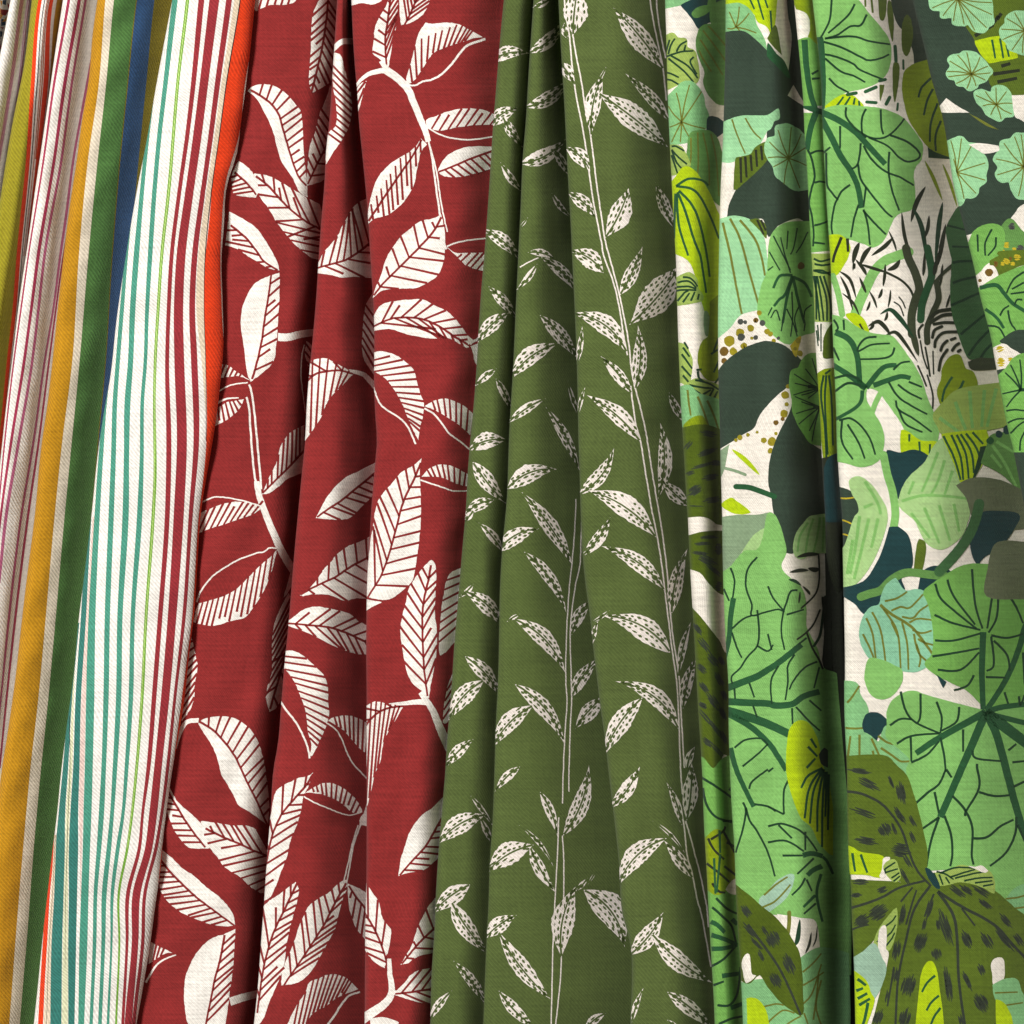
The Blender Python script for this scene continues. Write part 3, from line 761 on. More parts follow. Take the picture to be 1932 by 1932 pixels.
L_('R1', '12', '245,610! 200,690 160,780 130,880 120,1000 120,1100 120,1200 90,1300 75,1400 100,1510! 180,1440 240,1200 290,900 290,700!', '270,900 215,1100 150,1330 105,1490', A=2, B=3, ang=40, angB=40, lines='140,900 270,640/90,1350 220,1130', n=8)
L_('R1', '12', '310,320! 300,480 245,600 205,650! 240,520 280,400', rib=None)
# --- middle fold
S_('R2', '10', '560,400 630,325 690,310 780,318', 34, 52)
L_('R2', '10', '590,395! 640,420 665,510 690,600 715,700 725,820 715,900 690,980 640,1070 590,1140 530,1240! 520,1100 550,1000 600,950 610,850 590,700 570,560 565,450', lines='540,450 680,600/530,1000 640,1080', n=11)
L_('R2', '10', '900,1470! 770,1530 710,1600 650,1710 610,1790 540,1870 495,1930 440,2060! 560,2075 650,2095 760,2090 950,2110! 950,1800!', '440,2030 580,1990 680,1960 790,1890 900,1800', B=8, A=5, ang=38, angB=62)
L_('R2', '11', '890,260! 850,330 820,400 805,550 800,700 820,790 885,890! 980,900 960,300!', lines='830,380 960,560/800,680 900,860', n=6)
S_('R2', '11', '700,868 800,890 860,940 960,1060', 26, 48)
L_('R2', '11', '730,895! 650,980 560,1070 520,1140 490,1220 430,1310 360,1410! 360,1200 370,1050 390,940 395,800! 470,775 540,775 600,810 700,860!', '730,890 640,865 540,870 450,890 370,960', A=3, ang=40, lines='420,960 410,1300/690,890 640,980', n=6)
L_('R2', '11', '940,1535! 780,1620 680,1670 600,1740 530,1830 480,1920 450,1978! 540,1985 620,1990 700,1980 750,1940 860,1830 960,1700!', '460,1970 560,1900 650,1840 760,1750 920,1620', A=8, ang=58)
L_('R2', '12', '330,630! 420,560 480,480 520,420 570,370 610,320 690,260 770,230 900,165! 940,450 900,640 760,650 670,670 600,640 540,625 430,620 360,635!', '335,625 450,560 600,490 720,410 900,315', A=6, B=7, ang=62, angB=65)
L_('R2', '12', '220,840! 300,780 370,730 460,715 560,730 700,765 770,820 880,880! 900,1080! 760,1070 690,1050 630,1030 540,990 400,915 220,850!', '220,838 400,855 550,870 700,920 890,1010', A=8, B=7, ang=40, angB=42)
L_('R2', '12', '195,1050! 290,1050 370,1095 450,1170 510,1230 540,1310 545,1430 550,1530 520,1640 480,1730 430,1830 400,1840! 420,1760 390,1650 385,1580 370,1480 330,1380 300,1300 250,1220 190,1160!', lines='220,1090 400,1110/390,1690 480,1780', n=13)
S_('R2', '12', '165,1400 240,1510 310,1600 360,1700 390,1780 405,1860', 14, 13, 'printed_outline')
L_('R2', '12', '540,1575! 600,1545 690,1535 770,1555 850,1600! 890,1850! 800,1800 740,1740 690,1680 640,1630', lines='590,1540 620,1640/850,1580 830,1860', n=8)
S_('R2', '12', '530,1590 600,1640 650,1720 680,1800 720,1880 760,1932 845,2020', 10, 11, 'printed_outline')
L_('R2', '13', '430,35! 390,60 320,75 250,110 190,140 145,190 120,300 105,400 85,550 70,650 50,800 40,950 45,1010! 110,970 150,890 190,780 230,680 260,550 310,430 340,320 350,260! 360,200 390,150', '20,1010 70,760 110,560 140,460 200,340 300,220 380,130 430,45', A=10, B=7, ang=44, angB=30)
L_('R2', '13', '370,190! 430,150 500,115 570,115 640,140 720,200 770,260 800,320! 780,345 720,330 650,270 580,230 500,200 400,185', lines='420,130 450,210/790,250 740,350', n=11)
S_('R2', '13', '360,215 440,260 560,310 650,345 720,355 800,330', 10, 9, 'printed_outline')
S_('R2', '13', '850,250 810,370 780,450 735,580 710,720 680,880', 16, 10)
S_('R2', '13', '770,430 725,580 695,720 660,860', 10, 10)
L_('R2', '13', '870,280! 790,370 780,430! 860,440!')
L_('R2', '13', '680,840! 610,880 550,940 480,980 400,1040 365,1110 330,1180 300,1280 260,1380 220,1470 195,1560 190,1640! 280,1630 350,1600 420,1530 480,1430 540,1320 590,1230 620,1120 650,1000 690,900!', '210,1640 320,1480 420,1330 520,1170 600,1010 680,870', A=10, B=9, ang=22, angB=40)
L_('R2', '13', '690,870! 760,900 870,960! 900,1380! 770,1230 720,1120 695,1000', '700,890 760,980 890,1140', A=5, ang=48)
L_('R2', '13', '300,860! 220,920 150,970 90,1010 40,1080 20,1250 0,1400 -30,1600 -40,1780 -30,1980! 50,1900 100,1770 160,1630 210,1500 235,1300 300,1040 325,930', '10,1850 60,1500 130,1250 220,1060 310,870', A=12, B=7, ang=36, angB=24)
L_('R2', '13', '770,1670! 700,1600 620,1560 540,1560 480,1585 400,1620 370,1700 300,1800 240,1932 200,2050! 350,2040 400,1890 460,1830 540,1790 620,1730', lines='320,1790 270,2040/720,1610 650,1720', n=12)
S_('R2', '13', '785,1690 700,1720 640,1790 590,1870 540,1940 500,2020', 14, 17, 'printed_outline')
# --- right fold
L_('R3', '10', '690,0! 760,-30 940,-40 950,0 880,35 800,25 690,50!')
L_('R3', '10', '990,20 960,80 920,150 895,220 890,300 880,400 930,440 970,480 1000,515! 1010,450 1030,320 1060,200 1070,50 1075,-60 1000,-60', '985,500 975,300 995,150 1020,-50', A=9, B=6, ang=24, angB=58)
L_('R3', '10', '1080,-70! 1085,100 1095,190! 1170,170 1250,120 1300,40 1330,-70!', '1120,190 1180,70 1230,-60', A=5, B=5, ang=28, angB=34)
S_('R3', '10', '740,670 790,605 850,560 940,535 1000,535', 16, 48)
S_('R3', '10', '985,530 1080,600 1150,680 1200,800 1250,920 1285,1010 1300,1070', 60, 40)
S_('R3', '10', '940,460 985,520', 30, 40)
S_('R3', '10', '1298,1050 1330,1200 1350,1350 1380,1560 1420,1830 1440,1880', 13, 15)
S_('R3', '10', '1305,1080 1360,1280 1385,1450 1410,1600 1445,1750', 12, 10)
L_('R3', '10', '835,610! 780,640 750,720 770,850! 800,740', lines='770,690 800,650/770,780 795,720', n=2)
L_('R3', '10', '1140,640! 1135,580 1170,470 1200,350 1230,250 1280,170! 1330,180 1420,170 1520,180 1600,220 1710,280! 1640,290 1500,335 1400,370 1340,400 1300,450 1250,530 1190,610', lines='1160,470 1180,620/1650,210 1560,330', n=12)
S_('R3', '10', '1150,640 1200,645 1260,615 1330,600 1400,560 1480,480 1540,400 1600,340 1730,295', 12, 18, 'printed_outline')
L_('R3', '10', '1285,950! 1290,900 1350,880 1420,850 1520,825 1620,818 1720,830 1830,880! 1850,940! 1660,945 1500,965 1400,985 1330,975', lines='1330,970 1390,870/1770,940 1850,840', n=8)
S_('R3', '10', '1290,960 1400,1020 1500,1045 1620,1055 1830,1025', 11, 11, 'printed_outline')
L_('R3', '10', '1370,1295! 1400,1230 1450,1170 1550,1120 1650,1105 1830,1105! 1830,1260! 1650,1310 1550,1335 1450,1335 1400,1320', '1375,1300 1500,1250 1640,1190 1830,1125', A=8, ang=62)
L_('R3', '10', '1245,1045! 1180,1130 1050,1210 960,1290 900,1380 870,1480 850,1580 835,1700! 900,1650 1000,1620 1080,1560 1140,1490 1190,1400 1220,1260 1245,1150 1290,1090!', '1250,1055 1180,1180 1090,1310 980,1470 850,1670', B=0, A=0, ang=50, lines='1240,1090 1245,1230/880,1600 890,1670', n=11)
L_('R3', '10', '1400,1620! 1330,1650 1250,1665 1170,1720 1090,1790 1030,1870 980,1960 945,2070 905,2170 880,2250! 960,2190 1080,2180 1210,2172 1300,2130 1370,2080 1412,1990 1425,1880 1425,1750', '890,2230 960,2140 1050,2050 1200,1900 1330,1760 1400,1640', A=7, B=7, ang=55, angB=62)
S_('R3', '10', '1440,1860 1520,1830 1620,1810 1780,1795', 11, 11, 'printed_outline')
L_('R3', '10', '1440,1865! 1500,1905 1600,1910 1780,1900! 1780,2060! 1600,2010 1520,1940', lines='1500,1960 1580,1890/1660,2050 1760,1930', n=5)
L_('R3', '11', '870,500! 910,410 960,360 1050,340 1150,330 1260,330 1350,375 1440,415 1500,470 1550,530 1600,600 1650,640! 1600,690 1550,670 1450,620 1340,625 1240,610 1120,585 1000,550 860,570!', '870,540 1000,480 1100,465 1250,475 1380,530 1500,610 1620,680', A=8, B=9, ang=30, angB=38)
S_('R3', '11', '1600,660 1650,640 1720,600', 14, 22)
L_('R3', '11', '1620,680! 1690,650! 1690,840! 1650,800 1640,740')
L_('R3', '11', '870,730! 960,720 1060,750 1130,800 1190,860 1215,950 1240,1040 1265,1100 1260,1200 1240,1290 1225,1390! 1190,1320 1140,1210 1120,1150 1080,1070 1030,990 970,920 870,860!', lines='880,790 1080,740/1170,1260 1250,1330', n=13)
S_('R3', '11', '870,940 890,1000 910,1060 940,1120 1000,1170 1080,1220 1140,1280 1180,1360 1205,1420', 11, 13, 'printed_outline')
L_('R3', '11', '1270,1135! 1340,1095 1430,1075 1510,1100 1580,1140 1680,1230! 1660,1400! 1550,1290 1480,1240 1400,1190 1330,1155', lines='1330,1090 1360,1180/1640,1190 1620,1370', n=8)
S_('R3', '11', '1270,1150 1340,1190 1400,1260 1460,1340 1540,1400 1650,1490', 13, 11, 'printed_outline')
L_('R3', '11', '1250,1525! 1190,1580 1100,1630 1030,1710 950,1800 910,1880 890,1990 865,2150 845,2330 820,2570! 920,2590 1010,2590 1100,2530 1180,2450 1205,2340 1225,2200 1240,2050 1245,1900 1240,1740 1235,1640', '840,2580 940,2420 1000,2260 1060,2050 1110,1860 1190,1690 1245,1560', A=10, B=9, ang=58, angB=36)
L_('R3', '12', '810,655! 950,680! 870,720 815,760!')
L_('R3', '11', '1250,1665! 1300,1610 1360,1580 1430,1575 1500,1595 1650,1675! 1650,1755! 1500,1715 1430,1680 1340,1665', lines='1290,1610 1330,1680/1620,1650 1600,1750', n=9)
S_('R3', '11', '1240,1690 1330,1720 1420,1750 1500,1775 1640,1768', 11, 9, 'printed_outline')
L_('R3', '12', '1320,360! 1270,410 1220,470 1180,530 1150,590 1130,680 1100,800 1090,900 1100,1000 1120,1120 1140,1210 1180,1290 1250,1350 1280,1400! 1305,1400! 1320,1300 1340,1200 1360,1080 1365,900 1350,780 1355,620 1360,450 1345,380', '1295,1390 1270,1200 1260,1000 1255,800 1270,650 1300,520 1320,400', A=9, B=9, ang=32, angB=36)
L_('R3', '12', '1580,410! 1480,450 1440,510 1420,600 1400,720 1390,850 1380,950 1385,1070 1400,1080! 1440,1050 1500,980 1580,900!', lines='1420,520 1560,470/1380,980 1520,860', n=7)
S_('R3', '12', '1000,1455 1110,1445 1200,1435 1300,1435', 18, 46)
S_('R3', '12', '1240,1360 1290,1430 1340,1510 1380,1610 1420,1700 1470,1800', 36, 72)
L_('R3', '12', '1110,1470! 1060,1560 1010,1640 970,1720 950,1800 940,1880 900,1970 880,2060 840,2220! 810,2200! 815,1950 820,1700 820,1470! 900,1430 1000,1450!', '1110,1465 1000,1480 900,1530 820,1620', A=3, ang=40, lines='860,1590 830,2150/1080,1470 1020,1620', n=7)
L_('R3', '12', '1510,1150! 1450,1300 1420,1450 1410,1590! 1450,1580 1520,1400!', lines='1440,1350 1490,1270/1410,1560 1470,1470', n=4)
L_('R3', '13', '1460,170! 1340,290 1260,350 1190,430 1150,510 1120,600 1090,700 1075,815! 1150,790 1260,770 1330,720 1390,650 1450,450!', '1085,810 1180,700 1280,590 1350,470 1430,330', A=9, ang=52)
L_('R3', '13', '815,840! 880,940 930,1020 950,1120 990,1180 1020,1230 1010,1320 990,1430 970,1510! 900,1470 840,1400 810,1350!', '990,1520 980,1440 940,1320 890,1210 810,1080', A=4, B=6, ang=30, angB=52)
L_('R3', '13', '1400,930! 1310,1030 1280,1080 1240,1160 1210,1230 1180,1330 1130,1420 1090,1485! 1150,1470 1230,1420 1400,1380! 1400,1150!', '1100,1480 1180,1380 1260,1290 1390,1170', A=4, B=4, ang=55, angB=70)
S_('R3', '13', '1005,1440 1010,1550 1025,1650 1015,1720 970,1780 900,1830 800,1900', 30, 74)
S_('R3', '13', '1020,1700 1060,1692 1110,1688', 40, 16)
L_('R3', '13', '1050,1690! 1120,1620 1170,1560 1250,1520 1390,1505! 1380,1680 1370,1790! 1240,1770 1150,1745 1050,1715!', '1050,1705 1180,1690 1375,1660', A=3, B=4, ang=30, angB=42)
L_('R3', '13', '860,1890! 960,1880 1080,1920 1000,1960 870,1990!')
# ------------------------------------------------------------------ speckled willow leaves on the green cloth
def willow(fold, tile, x0, y0, x1, y1, w, bend=0.0, seed=0):
    ox, oy = int(tile[0])*1932, int(tile[1])*1932
    w *= 0.88
    rnd = random.Random(int(x0*7 + y0*13 + x1*3))
    a = (ox+x0, oy+y0); b = (ox+x1, oy+y1)
    dx, dy = b[0]-a[0], b[1]-a[1]; L = math.hypot(dx, dy)
    tx, ty = dx/L, dy/L; nx, ny = -ty, tx
    if bend == 0: bend = rnd.choice((-1, 1)) * rnd.uniform(0.02, 0.07)
    def mid(t): k = bend*L*4*t*(1-t); return (a[0]+dx*t+nx*k, a[1]+dy*t+ny*k)
    n = 26
    pk = rnd.uniform(0.75, 1.05)
    asym = rnd.uniform(0.85, 1.15)
    def half(t, sd): return w/2*1.12*(math.sin(math.pi*t**pk)**1.2 if 0 < t < 1 else 0)*(asym if sd > 0 else 2-asym)
    up, dn = [], []
    for i in range(n+1):
        t = i/n; m = mid(t)
        h1 = half(t, 1)*rnd.uniform(.92, 1.05); h2 = half(t, -1)*rnd.uniform(.90, 1.05)
        if 0 < i < n:
            up.append((m[0]+nx*h1, m[1]+ny*h1)); dn.append((m[0]-nx*h2, m[1]-ny*h2))
    poly = [mid(0)] + up + [mid(1)] + dn[::-1]
    # centre vein drawn as the gap between the two halves
    o = c_G.decal(fold, 'printed_leaf', 'willow', [poly], convex=False)
    if o is None: return
    q = ribbon([mid(0.02 + 0.90*i/10) for i in range(11)], 16, 10)
    rows = 1 if w < 66 else (2 if w < 175 else 3)
    for sd in (1, -1):
        for r in range(rows):
            off = (r + 0.62) / (rows + 0.35)
            t = 0.10 + rnd.uniform(0, .06)
            while t < 0.93:
                ln = rnd.uniform(18, 50)/L
                hh = half(min(t+ln/2, .99), sd)*off*rnd.uniform(.9, 1.1)
                if half(t, sd)*1.0 > 13 and rnd.random() < 0.90:
                    p0, p1 = mid(t), mid(t+ln)
                    q += ribbon([(p0[0]+nx*hh*sd, p0[1]+ny*hh*sd), ((p0[0]+p1[0])/2+nx*hh*sd, (p0[1]+p1[1])/2+ny*hh*sd), (p1[0]+nx*hh*sd, p1[1]+ny*hh*sd)], 6, 6, rnd.uniform(14, 22))
                t += ln + rnd.uniform(9, 24)/L
    c_G.decal(fold, 'leaf_speckles', 'moss', q, parent=o, lift=LIFT[o.name]+0.07)

def stem_g(fold, tile, pts, w=9):
    p = smooth_open(tp(tile, pts)[0], 8)
    c_G.decal(fold, 'printed_stem', 'willow', ribbon(jitter(p, 1.4), w))

def wl(fold, tile, rows):
    for r in rows.strip().split('\n'):
        v = [float(z) for z in r.split()]
        willow(fold, tile, *v)
wl('G1', '10', '''1770 470 2065 405 105 -0.13
1760 960 1985 815 110 -0.12
1862 880 2020 1120 75 0.04
1845 1225 2010 1450 62 0.03
1700 1730 2000 1970 105 -0.08''')
wl('G1', '11', '''1755 230 1970 480 84 -0.05
1905 430 1660 665 115 0.07
1815 850 1650 985 60 0.05
1810 925 1930 1190 60 -0.05
1600 1470 1900 1390 130 -0.12
1636 1555 1890 1870 125 0.03
1795 1840 1570 1960 95 0.10''')
wl('G1', '12', '''1640 -10 1570 75 50
1680 80 1870 310 72 -0.04
1640 545 1530 650 40
1570 595 1860 860 125 -0.10
1578 1090 1850 1400 115 -0.07
1720 1270 1450 1580 140 0.09
1640 1715 1425 1930 92 0.05''')
wl('G1', '13', '''1620 210 1790 440 40 -0.03
1690 370 1785 580 52 -0.02
1740 350 1370 575 150 0.10
1615 880 1330 1100 140 0.06
1475 1010 1760 1410 135 0.04
1490 1455 1750 1800 82 -0.03
1480 1680 1300 1920 64 0.05
1830 1890 1690 1990 50''')
wl('G2', '20', '''290 -10 150 60 50
125 400 400 140 105 0.10
95 810 430 590 112 0.11
60 1235 410 1045 120 0.10
310 1120 440 1340 66
300 1455 460 1650 46
55 1720 120 1640 22
120 1905 330 1960 60 -0.1''')
wl('G2', '21', '''190 60 30 260 52 -0.05
220 10 500 290 92 -0.08
210 445 500 780 112 -0.05
350 660 -20 940 140 0.10
255 1075 -40 1270 72 0.05
420 940 510 1220 36
255 1140 510 1620 82 -0.05
-40 1760 340 1610 145 -0.13
72 1780 455 2330 122 -0.04''')
stem_g('G2', '21', '60,85 120,50 200,12', 9)
wl('G2', '22', '''-110 300 205 125 125 -0.12
90 300 410 760 92 -0.08
10 805 400 1210 132 -0.11
22 1300 400 1760 122 -0.10
160 1460 -150 1790 140 0.09
60 770 -40 830 30
450 930 600 660 92 -0.07
450 1395 660 1100 105 -0.06
475 1640 700 1390 125 -0.05''')
stem_g('G2', '22', '480,-100 480,0 460,300 430,600 410,950 405,1250 415,1450 400,1650 388,1932 380,2200', 9)
stem_g('G2', '22', '528,0 520,200 512,400 470,600 440,900 445,1200 450,1400 440,1620 430,1932 430,2110', 9)
wl('G2', '23', '''60 -10 -130 180 72 0.06
385 510 580 -20 135 0.08
212 180 345 520 74 -0.06
50 430 312 745 34 -0.08
135 590 330 940 92 0.04
165 580 -190 790 175 0.09
35 1110 -210 1290 125 0.06
-105 1230 292 1745 132 0.05
375 1430 480 895 180 -0.09
540 920 850 1350 235 -0.14
640 780 575 880 20
570 830 480 930 40
710 1850 540 1990 72 0.08
-100 1680 195 1975 90''')
stem_g('G2', '23', '352,375 345,600 330,900 310,1300 295,1932 290,2100', 9)
stem_g('G2', '23', '380,510 390,700 390,950 385,1100', 9)
stem_g('G2', '23', '372,1430 360,1650 330,1932 320,2100', 9)
for t, p in (('20', '390,-150 400,60 430,250 450,450 480,700 530,950 570,1200 610,1500 670,1800 692,1932 730,2032 780,2182 820,2382 842,2532 872,2680'),
             ('20', '440,120 460,270 490,450 530,650 550,800 590,1000 610,1150 640,1400 670,1600 700,1800 733,1932 780,2102 830,2312 880,2582 900,2782 930,2932'),
             ('21', '895,980 930,1250 970,1400 1010,1650 1057,1932 1090,2082 1130,2332 1160,2582 1185,2782 1210,2982 1245,3232 1260,3532 1272,3864 1286,4060'),
             ('21', '930,1000 970,1150 1010,1330 1030,1450 1060,1650 1108,1932 1140,2132 1170,2382 1195,2682 1215,2882 1255,3132 1270,3332 1280,3532 1300,3864'),
             ('23', '1270,290 1300,450 1320,650 1360,800 1400,1000 1440,1150 1500,1500'),
             ('23', '1310,400 1340,500 1380,650 1420,800 1450,950 1470,1050 1482,1200'),
             ('20', '1030,-80 1060,120 1095,300 1140,520 1165,760'),
             ('20', '1085,-80 1100,120 1130,300 1160,440')):
    stem_g('G3', t, p, 11)
wl('G3', '20', '''462 265 500 -90 190 -0.03
420 290 395 170 55
340 460 468 630 92 -0.06
1145 525 765 58 165 0.03
1190 915 855 555 92 0.03
600 1025 690 555 125 -0.07
655 600 710 505 22
650 700 1175 1110 190 -0.02
395 1110 590 1295 115 -0.12
420 1450 628 1640 105 -0.08
702 1795 880 1420 170 0.05
1240 1740 1085 1375 92 -0.04
690 2060 435 1890 145 0.11
815 2225 985 1860 105 0.03''')
wl('G3', '21', '''885 520 1270 70 235 0.04
868 730 450 430 150 0.14
485 830 530 530 46
930 1005 950 525 115 0.06
902 1035 668 755 92 0.04
495 1220 552 990 34
968 1400 565 1050 130 0.06
1100 1835 1118 1260 112 0.07
505 1800 770 1450 112 0.11
1340 1890 1130 1690 112 -0.03
1088 2125 570 1768 175 0.09
1185 1030 1310 1270 64''')
wl('G3', '22', '''520 340 742 38 94 0.06
1152 592 675 258 125 0.10
1205 765 1325 275 112 -0.06
1195 1062 685 785 185 0.13
595 1020 650 820 44
740 740 580 840 28
1258 1245 1350 830 62 -0.04
1290 1485 1390 1090 92 -0.04
1258 1640 780 1278 135 0.14
985 1400 690 1850 150 0.07
1320 1950 1380 1770 62''')
wl('G3', '23', '''745 300 965 -10 112 0.06
1318 395 1355 -40 120 0.03
1282 432 1165 108 64 0.05
1060 398 1305 645 30 -0.06
1362 832 1150 550 94 0.03
1168 530 800 900 165 0.13
890 1410 1142 1088 145 0.06
1055 1250 1510 1620 150 0.05
1172 1690 1520 1975 115 -0.04
905 1920 992 1660 46
1250 1990 1170 1900 40''')
